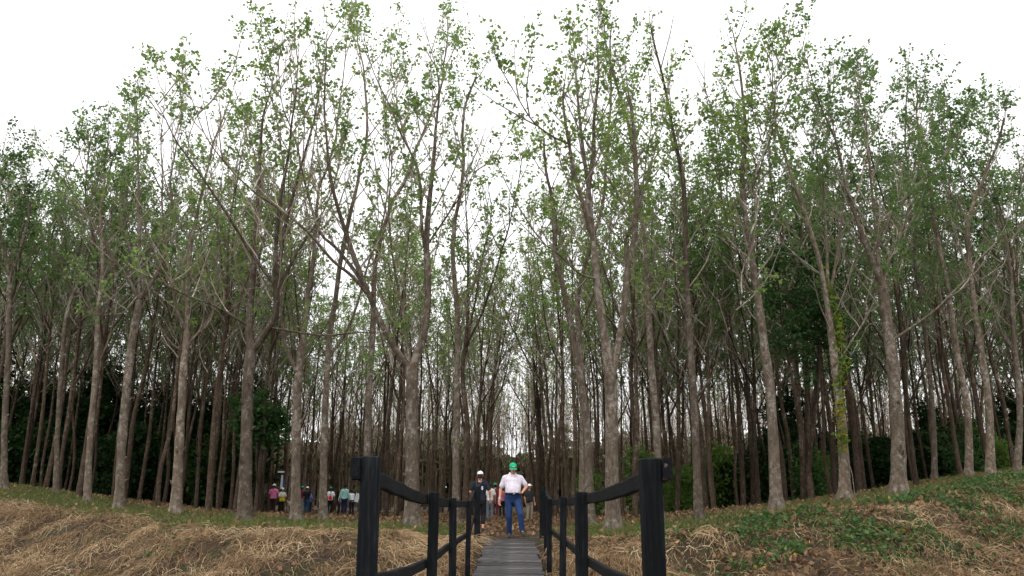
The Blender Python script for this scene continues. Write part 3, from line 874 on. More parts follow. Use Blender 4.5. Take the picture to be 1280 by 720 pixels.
x, y, z, s = scatter(rng, 170000, -7.0, 7.0)
right = smooth(2.5, 7.0, x)
g = smooth(1.3 + 0.7 * smooth(-2.5, -9, x), 0.2 + 0.5 * smooth(-2.5, -9, x), s) * smooth(-7, -3.0, s) * (1 - 0.55 * right) + 0.10 * smooth(0.5, 2, s) * (vnoise(x * .8, y * .8, 31) > 0.62) + 0.12 * right
g *= smooth(0.7, 1.8, np.abs(x)) * (0.35 + 1.1 * vnoise(x * 0.5, y * 0.5, 15))
keep = rng.uniform(size=len(x)) < g
x, y, z, s = x[keep], y[keep], z[keep], s[keep]; N = len(x)
bx_ = np.repeat(np.array(taken), 90, 0); an = rng.uniform(0, 6.28, len(bx_)); rr = 0.2 + rng.exponential(0.16, len(bx_))
x = np.concatenate([x, bx_[:, 0] + rr * np.cos(an)]); y = np.concatenate([y, bx_[:, 1] + rr * np.sin(an)]); z = terrain(x, y); N = len(x)
d = nrm(rng.normal(size=(N, 3)) * np.array([0.6, 0.6, 0]) + UP)
L = rng.uniform(0.08, 0.26, N)
P = grow_path(rng, np.stack([x, y, z - 0.01], 1), d, L, 4, -0.25, 0.1)
V, Q = ribbons(rng, P, rng.uniform(0.008, 0.02, N), nrm(rng.normal(size=(N, 3)) * np.array([1, 1, 0.2])))
o = obj("green_grass", new_mesh("green_grass", V, Q, None, {"tint": np.repeat(np.clip(rng.beta(2, 3, N) + 0.3 * vnoise(x * .7, y * .7, 16) - .1, 0, 1), 8)}), M['grass'], kind="stuff")
tag(o, "short green grass along the crest at the foot of the trees", "grass")
print("grass", N)

x, y, z, s = scatter(rng, 260000, -3.0, 8.0, -27, 27)
right = smooth(2.2, 5.5, x)
pt = vnoise(x * 0.5 + 9, y * 0.5, 17) * 0.6 + vnoise(x * 1.4, y * 1.4, 18) * 0.4
g = 0.9 * right * smooth(5.2, 3.0, s - 0.8 * smooth(9, 3, x)) * smooth(0.37, 0.62, pt) * smooth(-1.5, 0.6, s) * (1 - 0.85 * smooth(10, 13.5, x + (s - 3.2) * 1.3)) + (1 - right) * 0.35 * smooth(0.66, 0.8, pt) * smooth(1, 3, s)
g += smooth(13, 17, x) * smooth(0.5, 0.65, pt) * smooth(-0.5, 1, s) * smooth(3.4, 2.2, s)
keep = rng.uniform(size=len(x)) < g
x, y, z = x[keep], y[keep], z[keep]; N = len(x)
pos = np.stack([x, y, z + rng.uniform(0.01, 0.16, N) * (0.4 + vnoise(x * 1.1, y * 1.1, 19))], 1)
V, Q, A = leaf_quads(rng, pos, 0.095, 0.0, np.clip(rng.beta(2, 2.6, N) + (rng.uniform(size=N) < 0.02) * 0.6, 0, 1))
o = obj("creeping_leaves", new_mesh("creeping_leaves", V, Q, None, {"tint": A}), M['cover'], kind="stuff")
tag(o, "low creeping green leaves spread over the bank in patches", "ground cover")
print("cover", N)

x, y, z, s = scatter(rng, 90000, -12, 6.5)
right = smooth(1.5, 6.0, x)
g = 0.3 + 0.7 * right * smooth(-2, 1, s)
keep = rng.uniform(size=len(x)) < g
x, y, z = x[keep], y[keep], z[keep]; N = len(x)
V, Q, A = leaf_quads(rng, np.stack([x, y, z + rng.uniform(0.01, 0.05, N)], 1), 0.11, 0.0)
o = obj("fallen_leaves", new_mesh("fallen_leaves", V, Q, None, {"tint": A}), M['litter'], kind="stuff")
tag(o, "brown fallen leaves littering the forest floor and slope", "fallen leaves")

x, y, z, s = scatter(rng, 42000, -34, -11)
N = len(x)
V, Q, A = leaf_quads(rng, np.stack([x, y, z + rng.uniform(0.01, 0.06, N)], 1), 0.13, 0.0)
o = obj("fallen_leaves", new_mesh("fallen_leaves", V, Q, None, {"tint": A}), M['litter'], kind="stuff")
tag(o, "brown fallen leaves on the floor deep inside the grove", "fallen leaves")

# vine on the slanting tree
vr = np.random.default_rng(77)
vp = np.array([at(u, v, 24.75) for u, v in [(1057,600),(1055,560),(1052,510),(1044,440),(1038,390),(1036,350)]])
VP_ = spline(vp, 40)
ang = np.linspace(0, 9, 40)
VP_[:, 0] += 0.16 * np.cos(ang) + 0.05; VP_[:, 1] += -0.05 + 0.1 * np.sin(ang)
VP_[0, 2] = float(terrain(VP_[0, 0], VP_[0, 1])) - 0.05
V, Q = tubes(VP_[None], np.full((1, 40), 0.012), 5)
vine_root = empty("climbing_vine", tuple(VP_[0]))
tag(vine_root, "yellow-green vine climbing the slanting trunk on the leafy slope", "vine")
obj("stem", new_mesh("stem", V - VP_[0], Q), M['twig'], vine_root)
i = vr.integers(8, 40, 600)
pos = VP_[i] + vr.normal(size=(600, 3)) * np.array([0.08, 0.08, 0.16])
t = np.clip(vr.beta(2, 2.5, 600) + 0.5 * np.exp(-((i - 14) / 4.0) ** 2), 0, 1)
V, Q, A = leaf_quads(vr, pos, 0.13, 0.4, t)
obj("leaves", new_mesh("leaves", V - VP_[0], Q, None, {"tint": A}), M['vine'], vine_root)

# ------------------------------------------------------------------ footbridge
def box_mesh(name, sx, sy, sz, bev=0.008, seed=0, rough=0.004):
    """box with chamfered edges and slightly uneven corners, centred"""
    import bmesh
    bm = bmesh.new()
    bmesh.ops.create_cube(bm, size=1.0)
    r = random.Random(seed)
    for v in bm.verts:
        v.co = Vector((v.co.x * sx + r.uniform(-rough, rough), v.co.y * sy + r.uniform(-rough, rough), v.co.z * sz + r.uniform(-rough, rough)))
    bmesh.ops.bevel(bm, geom=list(bm.edges), offset=bev, segments=1, affect='EDGES')
    me = bpy.data.meshes.new(name); bm.to_mesh(me); bm.free()
    return me

def sweep_box(name, pts, w, h, seed=0):
    """rectangular beam along a line of top-centre points"""
    pts = np.asarray(pts, float); K = len(pts)
    T = nrm(np.gradient(pts, axis=0))
    side = nrm(np.cross(T, UP)); upv = np.cross(side, T)
    r = np.random.default_rng(seed)
    c = 0.12
    prof = [(-.5, -c), (-.5 + c, 0), (.5 - c, 0), (.5, -c), (.5, -1 + c * .6), (.5 - c, -1), (-.5 + c, -1), (-.5, -1 + c * .6)]
    V = np.stack([pts + side * (a * w) + upv * (b * h) for a, b in prof], 1)
    V += r.normal(size=(K, 1, 3)) * 0.0025
    n = len(prof); idx = np.arange(K * n).reshape(K, n)
    a_, b_ = idx[:-1], idx[1:]
    Q = np.stack([a_, b_, np.roll(b_, -1, 1), np.roll(a_, -1, 1)], -1).reshape(-1, 4)
    T_ = [(idx[0][0], idx[0][i], idx[0][i + 1]) for i in range(1, n - 1)] + [(idx[-1][0], idx[-1][i + 1], idx[-1][i]) for i in range(1, n - 1)]
    return new_mesh(name, V.reshape(-1, 3), Q, np.array(T_), None, False)

def zdeck(Y): return np.interp(Y, [1.5, 4, 6, 8, 10, 12, 14, 16, 17.5, 18.7], [-0.06, -0.09, -0.16, -0.21, -0.245, -0.25, -0.22, -0.13, -0.04, 0.06])
bridge = empty("wooden_footbridge", (0, 18.5, 0.0))
tag(bridge, "narrow plank footbridge with black-stained posts and sagging handrails", "footbridge")
BO = np.array([0, 18.5, 0.0])
def part(name, me, loc, mat, rot=None):
    o = obj(name, me, mat, bridge)
    o.location = Vector(loc) - Vector(BO)
    if rot: o.rotation_euler = rot
    return o
XL, XR = -0.78, 0.70
zl = lambda Y: np.interp(Y, [4.3, 5.4, 7.05, 9.3, 12.1, 15, 16.6, 17.6, 18.6], [1.125, 1.065, 0.985, 0.935, 0.895, 0.875, 0.89, 0.99, 1.14])
zr = lambda Y: np.interp(Y, [3.9, 5.0, 6.6, 8.6, 11, 13.3, 16, 17.5, 18.8, 19.2], [1.105, 1.05, 0.995, 0.96, 0.93, 0.92, 0.91, 0.98, 1.12, 1.15])
left_posts = [8.1, 10.9, 14.7, 18.45]
right_posts = [8.35, 11.4, 15.5, 17.2, 18.8]
for side, X, posts, zf, near_y in ((-1, XL, left_posts, zl, 4.5), (1, XR, right_posts, zr, 4.12)):
    g0 = -0.95
    top = 1.135 if side < 0 else 1.105
    part("gate_post", box_mesh("gate_post", 0.1, 0.1, top - g0, 0.007, 3 + side), (X, near_y, (top + g0) / 2), M['black_wood'], (0, 0.004 * side, 0.03 * side))
    for k, py in enumerate(posts):
        far = k == len(posts) - 1
        w = (0.1, 0.09, 0.09, 0.09, 0.13)[4 if far else k]
        if side > 0 and k == 0: w = 0.12
        zt = float(zf(py)) + (0.07 if far else 0.015)
        zb = float(zdeck(py)) - 0.25 if not far else -0.5
        part("rail_post", box_mesh("rail_post", w, w * 0.9, zt - zb, 0.006, 20 + k), (X, py, (zt + zb) / 2), M['black_wood'],
             (random.Random(k).uniform(-.015, .015), (0.03 if (side > 0 and k == 1) else 0.012 * (-1) ** k), 0.05 * (-1) ** k))
    xr = X + side * 0.08
    ys = np.linspace(near_y - 0.08, posts[-1] + 0.12, 40)
    part("handrail", sweep_box("handrail", np.stack([np.full(40, xr), ys, zf(ys)], 1) - BO, 0.05, 0.1, 4), BO, M['rail_wood'])
    ys = np.linspace(near_y + 0.05, posts[-1], 30)
    zlow = zf(ys) - 0.62 + 0.05 * smooth(8, 12, ys)
    part("lower_rail", sweep_box("lower_rail", np.stack([np.full(30, xr), ys, zlow], 1) - BO, 0.045, 0.085, 5), BO, M['rail_wood'])
    part("rail_end", box_mesh("rail_end", 0.046 if side < 0 else 0.032, 0.09, 0.125 if side < 0 else 0.085, 0.006, 9), (xr + (0.004 if side < 0 else -0.009), near_y - 0.035, top - 0.066), M['black_wood'] if side < 0 else M['end_grain'])
    ys = np.linspace(3.4, 18.6, 30)
    part("beam", sweep_box("beam", np.stack([np.full(30, X * 0.72 - 0.012), ys, zdeck(ys) - 0.045], 1) - BO, 0.1, 0.18, 6), BO, M['black_wood'])
pr = random.Random(9)
y = 3.3; k = 0
while y < 18.55:
    wdt = pr.uniform(0.26, 0.46)
    if y + wdt > 18.7: wdt = 18.7 - y
    if wdt < 0.1: break
    yc = y + wdt / 2
    sl = math.atan2(float(zdeck(yc + 0.2) - zdeck(yc - 0.2)), 0.4)
    part("plank", box_mesh("plank", 1.12 + pr.uniform(-0.05, 0.04), wdt - 0.022, 0.042, 0.006, 60 + k, 0.006), (-0.045 + pr.uniform(-0.015, 0.015), yc, float(zdeck(yc)) - 0.02 + pr.uniform(-0.006, 0.008)), M['plank'],
         (sl + pr.uniform(-0.02, 0.02), pr.uniform(-0.01, 0.01), pr.uniform(-0.012, 0.012)))
    y += wdt; k += 1

# ------------------------------------------------------------------ people
PENDING = []
def capsule(g, p0, r0, p1, r1, n=10, k=3):
    p0 = np.asarray(p0, float); p1 = np.asarray(p1, float)
    ax = nrm(p1 - p0)
    pts, rad = [], []
    for i in range(k + 1):
        a = math.pi / 2 * (1 - i / k); pts.append(p0 - ax * r0 * math.sin(a)); rad.append(max(r0 * math.cos(a), 0.0008))
    for i in range(k + 1):
        a = math.pi / 2 * i / k; pts.append(p1 + ax * r1 * math.sin(a)); rad.append(max(r1 * math.cos(a), 0.0008))
    P = np.array(pts); K = len(P)
    ref = np.array([1.0, 0.1, 0]) if abs(ax[2]) > 0.9 else np.array([0, 0.1, 1.0])
    A = nrm(np.cross(ax, ref)); B = np.cross(ax, A)
    th = np.arange(n) / n * 2 * np.pi
    V = P[:, None] + np.array(rad)[:, None, None] * (np.cos(th)[:, None] * A + np.sin(th)[:, None] * B)
    idx = np.arange(K * n).reshape(K, n); a_, b_ = idx[:-1], idx[1:]
    Q = np.stack([a_, np.roll(a_, -1, 1), np.roll(b_, -1, 1), b_], -1).reshape(-1, 4)
    T = [(idx[0][0], idx[0][i + 1], idx[0][i]) for i in range(1, n - 1)] + [(idx[-1][0], idx[-1][i], idx[-1][i + 1]) for i in range(1, n - 1)]
    g.add(V.reshape(-1, 3), Q, np.array(T))

def ellipsoid(g, c, r, rot=None, nu=14, nv=10, zcut=None):
    th = np.linspace(0, np.pi, nv); ph = np.arange(nu) / nu * 2 * np.pi
    st = np.maximum(np.sin(th), 0.004)
    V = np.stack([np.outer(st, np.cos(ph)), np.outer(st, np.sin(ph)), np.outer(np.cos(th), np.ones(nu))], -1) * np.array(r)
    V = V.reshape(-1, 3)
    if zcut is not None: V[:, 2] = np.maximum(V[:, 2], zcut)
    if rot is not None: V = V @ np.array(rot).T
    V = V + np.array(c)
    idx = np.arange(nv * nu).reshape(nv, nu); a_, b_ = idx[:-1], idx[1:]
    Q = np.stack([a_, b_, np.roll(b_, -1, 1), np.roll(a_, -1, 1)], -1).reshape(-1, 4)
    T = [(idx[0][0], idx[0][i], idx[0][i + 1]) for i in range(1, nu - 1)] + [(idx[-1][0], idx[-1][i + 1], idx[-1][i]) for i in range(1, nu - 1)]
    g.add(V, Q, np.array(T))

def loft(g, secs, n=18):
    """closed loft of ellipses (cx, cy, z, rx, ry)"""
    th = np.arange(n) / n * 2 * np.pi
    V = np.array([[(cx + rx * math.cos(t), cy + ry * math.sin(t), z) for t in th] for cx, cy, z, rx, ry in secs])
    K = len(secs); idx = np.arange(K * n).reshape(K, n); a_, b_ = idx[:-1], idx[1:]
    Q = np.stack([a_, np.roll(a_, -1, 1), np.roll(b_, -1, 1), b_], -1).reshape(-1, 4)
    T = [(idx[0][0], idx[0][i + 1], idx[0][i]) for i in range(1, n - 1)] + [(idx[-1][0], idx[-1][i], idx[-1][i + 1]) for i in range(1, n - 1)]
    g.add(V.reshape(-1, 3), Q, np.array(T))

def rotx(a): c, s = math.cos(a), math.sin(a); return np.array([[1, 0, 0], [0, c, -s], [0, s, c]])
def rotz(a): c, s = math.cos(a), math.sin(a); return np.array([[c, -s, 0], [s, c, 0], [0, 0, 1]])

def remeshed(name, g, mat, parent, voxel, smooth_it):
    o = obj(name, g.mesh(name), mat, parent)
    r = o.modifiers.new("r", 'REMESH'); r.mode = 'VOXEL'; r.voxel_size = voxel; r.use_smooth_shade = True
    if smooth_it:
        s = o.modifiers.new("s", 'SMOOTH'); s.factor = 0.5; s.iterations = smooth_it
    PENDING.append(o)
    return o

def person(x, y, face, label, height=1.7, shirt=(0.7, 0.7, 0.7), sleeve='short', pants=(0.05, 0.06, 0.1), pant_len='long', skin_m='skin_brown',
           cap=None, cap_visor=True, hair=None, belly=0.0, wide=1.0, head_tilt=0.0, arms=None, legs=None, bag=None, tuck=False, voxel=0.024, zoff=0.0, lean=0.0, extras=None, shoes=(0.03, 0.028, 0.026), group="visitors in the grove", hat=False):
    """face: heading in radians; 0 looks towards the camera (-Y). arms: {side: (elbow, wrist)} in local metres at 1.72 m"""
    s = height / 1.72
    root = empty("person", (x, y, float(terrain(x, y)) + zoff), face)
    root.scale = (s, s, s)
    tag(root, label, "person", group)
    arms = arms or {}; legs = legs or {}
    body, top, low = Geo(), Geo(), Geo()
    hx = 0.09 * (0.5 + 0.5 * wide)
    def lz(z): return np.array([0, -lean * max(z - 0.9, 0), 0])          # forward lean of the upper body
    secs = [(0, 0.01, 0.86, 0.14, 0.11), (0, 0.005, 0.94, 0.155 * wide, 0.115), (0, -belly * .6, 1.04, 0.145 * wide, 0.105 + belly), (0, -belly * .5, 1.14, 0.15 * wide, 0.108 + belly * .9),
            (0, -0.0, 1.26, 0.165 * wide, 0.112 + belly * .4), (0, 0.005, 1.36, 0.17 * wide, 0.105), (0, 0.01, 1.42, 0.125 * wide, 0.08), (0, 0.012, 1.48, 0.065, 0.06), (0, 0.005, 1.53, 0.055, 0.055)]
    def infl(sc, e): return [(a, b + lz(z)[1], z, rx + e, ry + e) for a, b, z, rx, ry in sc]
    loft(body, infl(secs, -0.006))
    loft(top, infl(([(0, 0.0 - belly * .45, 0.90, 0.165 * wide, 0.125 + belly * .55)] + secs[1:7]) if not tuck else ([(0, -belly * .3, 1.0, 0.12 * wide, 0.09 + belly * .6), (0, -belly * .5, 1.03, 0.142 * wide, 0.1 + belly * .9)] + secs[2:7]) + [(0, 0.012, 1.462, 0.082, 0.07)], 0.016))
    loft(low, [(0, 0.01, 0.80, 0.165, 0.118), (0, 0.008, 0.9, 0.168 * wide, 0.128 + belly * .2), (0, -belly * .2, 1.0, 0.158 * wide, 0.118 + belly * .8), (0, -belly * .3, 1.03, 0.156 * wide, 0.118 + belly * .85)])
    for sd in (-1, 1):
        hip = np.array([sd * hx, 0.01, 0.88])
        knee, ank = legs.get(sd, (np.array([sd * (hx + 0.01), -0.015, 0.48]), np.array([sd * (hx + 0.015), 0.02, 0.09])))
        knee = np.array(knee); ank = np.array(ank)
        capsule(body, hip, 0.082, knee, 0.055); capsule(body, knee, 0.055, knee * 0.55 + ank * 0.45 + np.array([0, 0.015, 0]), 0.052); capsule(body, knee * 0.5 + ank * 0.5 + np.array([0, 0.012, 0]), 0.05, ank, 0.037)
        fd = nrm(np.array([sd * 0.18, -1, 0.0]))
        toe = ank + fd * 0.15 + np.array([0, 0, -0.055]); toe[2] = max(toe[2], 0.03)
        if (ank[2] > 0.13): toe = ank + fd * 0.13 + np.array([0, 0, -0.085])
        heel = ank + np.array([0, 0.03, -0.045])
        capsule(body, ank, 0.034, toe, 0.028)
        sh = Geo(); capsule(sh, heel, 0.042, ank * 0.4 + toe * 0.6 + np.array([0, 0, -0.002]), 0.046); capsule(sh, ank * 0.4 + toe * 0.6, 0.046, toe, 0.038); capsule(sh, ank + np.array([0, 0, 0.0]), 0.045, heel, 0.044)
        remeshed("shoe", sh, CL(shoes), root, 0.014, 2)
        ext = 1.0 if pant_len == 'long' else 0.0
        capsule(low, hip + np.array([0, 0, 0.02]), 0.104, knee, 0.074)
        if pant_len == 'long':
            capsule(low, knee, 0.074, ank + np.array([0, 0.006, 0.01]), 0.064)
        elif pant_len == 'capri':
            capsule(low, knee, 0.074, knee * 0.45 + ank * 0.55 + np.array([0, 0.012, 0]), 0.07)
        # arms
        sho = np.array([sd * 0.168 * wide, 0.012, 1.388]) + lz(1.4)
        el_, wr = arms.get(sd, (np.array([sd * 0.245 * wide, 0.03, 1.13]), np.array([sd * 0.255 * wide, -0.03, 0.89])))
        el_ = np.array(el_) + lz(1.2); wr = np.array(wr) + lz(1.0)
        capsule(body, np.array([sd * 0.03, 0.015, 1.45]) + lz(1.45), 0.045, sho, 0.05); capsule(body, sho, 0.05, el_, 0.041); capsule(body, el_, 0.042, wr, 0.028)
        # hand: palm, four fingers and a thumb, a little curled
        hd = nrm(wr - el_); inward = nrm(np.array([-sd * 0.6, -0.8, 0.1]) - hd * np.dot(np.array([-sd * 0.6, -0.8, 0.1]), hd)); across = nrm(np.cross(hd, inward))
        palm0 = wr + hd * 0.02; palm1 = wr + hd * 0.085
        for q in (-0.018, 0.0, 0.018): capsule(body, palm0 + across * q * 0.8, 0.02, palm1 + across * q, 0.017, 8, 2)
        for q, fl in ((-0.030, 0.058), (-0.010, 0.072), (0.010, 0.078), (0.030, 0.068)):
            k0 = palm1 + across * q; k1 = k0 + hd * fl * 0.55 + inward * 0.012; k2 = k1 + hd * fl * 0.4 + inward * 0.028
            capsule(body, k0, 0.0105, k1, 0.0098, 8, 2); capsule(body, k1, 0.0098, k2, 0.0088, 8, 2)
        t0 = palm0 + across * 0.026 * (1 if np.dot(across, np.array([0, -1, 0])) > 0 else -1); tq = t0 - palm0
        t1 = t0 + tq * 1.0 + hd * 0.035 + inward * 0.012; capsule(body, t0, 0.013, t1, 0.0115, 8, 2); capsule(body, t1, 0.0115, t1 + hd * 0.032 + inward * 0.008, 0.009, 8, 2)
        if sleeve == 'short': capsule(top, np.array([sd * 0.035, 0.015, 1.437]) + lz(1.45), 0.056, sho, 0.062); capsule(top, sho, 0.063, sho * 0.28 + el_ * 0.72, 0.066)
        elif sleeve == 'long': capsule(top, np.array([sd * 0.035, 0.015, 1.437]) + lz(1.45), 0.056, sho, 0.06); capsule(top, sho, 0.062, el_, 0.054); capsule(top, el_, 0.056, wr, 0.042)
        else: capsule(top, sho * 1.0, 0.068, sho * 0.8 + el_ * 0.2, 0.066)
    # head
    nk = np.array([0, 0.005, 1.50]) + lz(1.5)
    R = rotx(head_tilt)
    hc = nk + R @ np.array([0, -0.012, 0.115])
    capsule(body, nk - np.array([0, 0, 0.06]), 0.056, nk + R @ np.array([0, 0.0, 0.05]), 0.053)
    def hp(p): return hc + R @ np.array(p)
    ellipsoid(body, hp((0, 0.008, 0.022)), (0.074, 0.093, 0.088), R)
    ellipsoid(body, hp((0, -0.022, -0.045)), (0.057, 0.062, 0.07), R)
    ellipsoid(body, hp((0, -0.06, -0.085)), (0.03, 0.026, 0.024), R)
    capsule(body, hp((0, -0.084, 0.012)), 0.009, hp((0, -0.103, -0.022)), 0.0145, 8, 2)
    ellipsoid(body, hp((0, -0.076, 0.03)), (0.05, 0.016, 0.012), R)
    ellipsoid(body, hp((0, -0.079, -0.052)), (0.026, 0.014, 0.012), R)
    for sd in (-1, 1): ellipsoid(body, hp((sd * 0.076, 0.012, -0.008)), (0.011, 0.02, 0.033), R)
    remeshed("body", body, M[skin_m], root, 0.016 if voxel > 0.012 else 0.008, 2 if voxel < 0.012 else 1)
    for sd in (-1, 1):
        e = Geo(); ellipsoid(e, hp((sd * 0.031, -0.083, 0.010)), (0.0135, 0.008, 0.008), R, 8, 6); obj("eye", e.mesh("eye"), M['eye'], root)
    e = Geo(); ellipsoid(e, hp((0, -0.0915, -0.052)), (0.022, 0.006, 0.006), R, 8, 6); obj("mouth", e.mesh("mouth"), M['lip'], root)
    remeshed("shirt", top, CL(shirt), root, voxel * 0.9, 3)
    remeshed("trousers" if pant_len == 'long' else "shorts", low, CL(pants), root, voxel * 0.9, 3)
    hm = M[hair] if isinstance(hair, str) else M['hair']
    h = Geo()
    ellipsoid(h, hp((0, 0.022, 0.030)), (0.083, 0.092, 0.09), R)
    ellipsoid(h, hp((0, 0.055, -0.02)), (0.07, 0.055, 0.07), R)
    if hair == 'hair' and extras and 'ponytail' in extras:
        capsule(h, hp((0, 0.1, 0.0)), 0.028, hp((0, 0.13, -0.13)), 0.016)
    remeshed("hair", h, hm, root, 0.014, 1)
    if cap is not None:
        c = Geo()
        ellipsoid(c, hp((0, 0.01, 0.042)), (0.093, 0.107, 0.098), R, 18, 12, zcut=-0.004)
        if hat:
            th = np.linspace(0, 2 * np.pi, 25)[:-1]
            loft_v = [(0, 0, 0)]
            g2 = Geo(); loft(g2, [(0, 0.0, 0.0, 0.155, 0.165), (0, 0, 0.008, 0.15, 0.16), (0, 0.0, 0.016, 0.09, 0.1)], 22)
            V, Q, T, A = g2.arrays(); c.add(V @ R.T + hp((0, 0.01, 0.036)), Q, T)
        elif cap_visor:
            # curved visor: a bent tongue ahead of the brow
            us = np.linspace(-1, 1, 9); ts = np.linspace(0, 1, 5)
            for lay in (0,):
                Vt = np.array([[(0.082 * u_ * (1 - 0.25 * t_ ** 2), -0.06 - 0.105 * t_ * math.sqrt(max(0.02, 1 - 0.55 * u_ * u_)), 0.036 - 0.022 * u_ * u_ - 0.012 * t_) for u_ in us] for t_ in ts]).reshape(-1, 3)
                Vb = Vt - np.array([0, 0, 0.006])
                ids = np.arange(45).reshape(5, 9)
                q = np.stack([ids[:-1, :-1], ids[:-1, 1:], ids[1:, 1:], ids[1:, :-1]], -1).reshape(-1, 4)
                ring = list(ids[0]) + list(ids[1:, -1]) + list(ids[-1, ::-1][1:]) + list(ids[::-1, 0][1:-1])
                sq = [(ring[i], ring[(i + 1) % len(ring)], ring[(i + 1) % len(ring)] + 45, ring[i] + 45) for i in range(len(ring))]
                V = np.vstack([Vt, Vb]) @ R.T + hc
                c.add(V, np.vstack([q[:, ::-1], q + 45, np.array(sq)]))
        co = obj("cap" if not hat else "hat", c.mesh("cap"), CL(cap), root)
        if extras and 'cap_mark' in extras:
            for q in (-0.016, 0.0, 0.016):
                b = box_mesh("emblem", 0.011, 0.004, 0.02 if q else 0.014, 0.0008, 1, 0.0)
                mo = obj("emblem", b, M['white_print'], co)
                mo.location = Vector(hp((q, -0.098, 0.075))); mo.rotation_euler = (head_tilt - 0.35, 0, 0)
    if extras:
        if 'belt' in extras:
            b = Geo(); loft(b, [(0, -belly * .3, 1.0, 0.162 * wide, 0.126 + belly * .86), (0, -belly * .32, 1.036, 0.162 * wide, 0.126 + belly * .88)], 24)
            obj("belt", b.mesh("belt"), CL((0.015, 0.013, 0.012)), root)
            bk = obj("buckle", box_mesh("buckle", 0.045, 0.012, 0.034, 0.003, 1, 0), CL((0.3, 0.3, 0.3)), root); bk.location = (0, -belly * 1.18 - 0.128, 1.018)
        if 'collar' in extras:
            cg = Geo()
            for sd in (-1, 1):
                a = np.array([(sd * 0.012, -0.062, 1.415), (sd * 0.062, -0.045, 1.50), (sd * 0.078, 0.03, 1.515), (sd * 0.098, 0.03, 1.478), (sd * 0.09, -0.05, 1.45), (sd * 0.045, -0.095, 1.40)])
                a = np.vstack([a, a + np.array([0, -0.006, 0.006])])
                q = [(i, (i + 1) % 6, (i + 1) % 6 + 6, i + 6) for i in range(6)]
                t_ = [(0, 1, 5), (1, 4, 5), (1, 2, 4), (2, 3, 4)]
                cg.add(a, np.array(q), np.array(t_ + [(c_ + 6, b_ + 6, a_ + 6) for a_, b_, c_ in t_]))
            obj("collar", cg.mesh("collar", False), CL(shirt), root)
            for k in range(5):
                bt = Geo(); ellipsoid(bt, (0, -0.13 - belly * (0.55 + 0.45 * (k > 0)) + 0.022 * (k == 0) , 1.34 - 0.065 * k), (0.006, 0.003, 0.006), None, 8, 5); obj("button", bt.mesh("button"), M['white_print'], root)
        if 'watch' in extras:
            sd = extras['watch']
            el_, wr = arms.get(sd, (np.array([sd * 0.245 * wide, 0.03, 1.13]), np.array([sd * 0.255 * wide, -0.03, 0.89])))
            el_ = np.array(el_); wr = np.array(wr); ax = nrm(wr - el_)
            w_ = Geo(); capsule(w_, wr - ax * 0.035, 0.036, wr - ax * 0.02, 0.036, 12, 2); obj("wristwatch", w_.mesh("wristwatch"), CL((0.45, 0.45, 0.45)), root)
        if 'print' in extras:
            for k in range(4):
                b = obj("shirt_print", box_mesh("shirt_print", 0.055 - 0.008 * (k % 2), 0.003, 0.016, 0.001, 1, 0), M['white_print'], root)
                b.location = (-0.075, 0.131, 1.29 - 0.026 * k); b.rotation_euler = (0.0, 0, 0.06)
        if 'daypack' in extras:
            d = Geo(); ellipsoid(d, (0.06, 0.17, 1.2), (0.075, 0.05, 0.14)); capsule(d, (0.06, 0.15, 1.1), 0.05, (0.06, 0.15, 1.28), 0.045)
            remeshed("daypack", d, CL((0.02, 0.02, 0.025)), root, 0.016, 2)
            st = Geo()
            for sd in (-1, 1):
                V, Q = tubes(spline([(sd * 0.02 + 0.06, 0.17, 1.3), (sd * 0.1, 0.08, 1.465), (sd * 0.115, -0.03, 1.45), (sd * 0.12, -0.13, 1.3)], 12)[None], np.full((1, 12), 0.014), 6); st.add(V, Q)
            obj("strap", st.mesh("strap"), CL((0.05, 0.05, 0.055)), root)
        if 'sash' in extras:
            d = Geo(); loft(d, [(0, -0.01, 0.86, 0.185, 0.15), (0, -0.01, 0.95, 0.19, 0.158), (0.0, -0.01, 1.1, 0.186, 0.152), (0, 0, 1.14, 0.17, 0.13)]); obj("yellow_wrap", d.mesh("yellow_wrap"), CL(extras['sash']), root)
    if bag is not None:
        col, bx_, by_, bz_ = bag
        d = Geo(); ellipsoid(d, (bx_, by_, bz_), (0.11, 0.07, 0.13)); ellipsoid(d, (bx_, by_ + 0.02, bz_ - 0.06), (0.12, 0.08, 0.09))
        remeshed("shoulder_bag", d, CL(col), root, 0.02, 1)
        V, Q = tubes(spline([(bx_ - 0.05, by_, bz_ + 0.1), (bx_ * 0.4, 0.14 * np.sign(by_), 1.38), (-0.1 * np.sign(bx_ or 1), 0.0, 1.49)], 12)[None], np.full((1, 12), 0.011), 6)
        obj("bag_strap", new_mesh("bag_strap", V, Q), CL((0.03, 0.03, 0.04)), root)
    return root

PI = math.pi
# man stepping onto the bridge
person(xat(641, 19.1, 0.9), 19.1, 0.14, "heavy man in green cap, white shirt and blue trousers stepping toward the planks", height=1.68, tuck=True, shirt=(0.6, 0.55, 0.62), pants=(0.016, 0.038, 0.115),
       skin_m='skin_ruddy', cap=(0.01, 0.36, 0.17), hair='hair_grey', belly=0.055, wide=1.16, head_tilt=0.32, voxel=0.011,
       arms={-1: ((-0.285, 0.05, 1.115), (-0.325, -0.05, 0.875)), 1: ((0.335, 0.03, 1.18), (0.215, -0.19, 1.06))},
       legs={-1: ((-0.095, -0.03, 0.485), (-0.07, 0.1, 0.09)), 1: ((0.15, -0.24, 0.55), (0.19, -0.21, 0.17))},
       extras={'belt': 1, 'collar': 1, 'watch': -1, 'cap_mark': 1}, group="people on the avenue by the footbridge", shoes=(0.05, 0.045, 0.04))
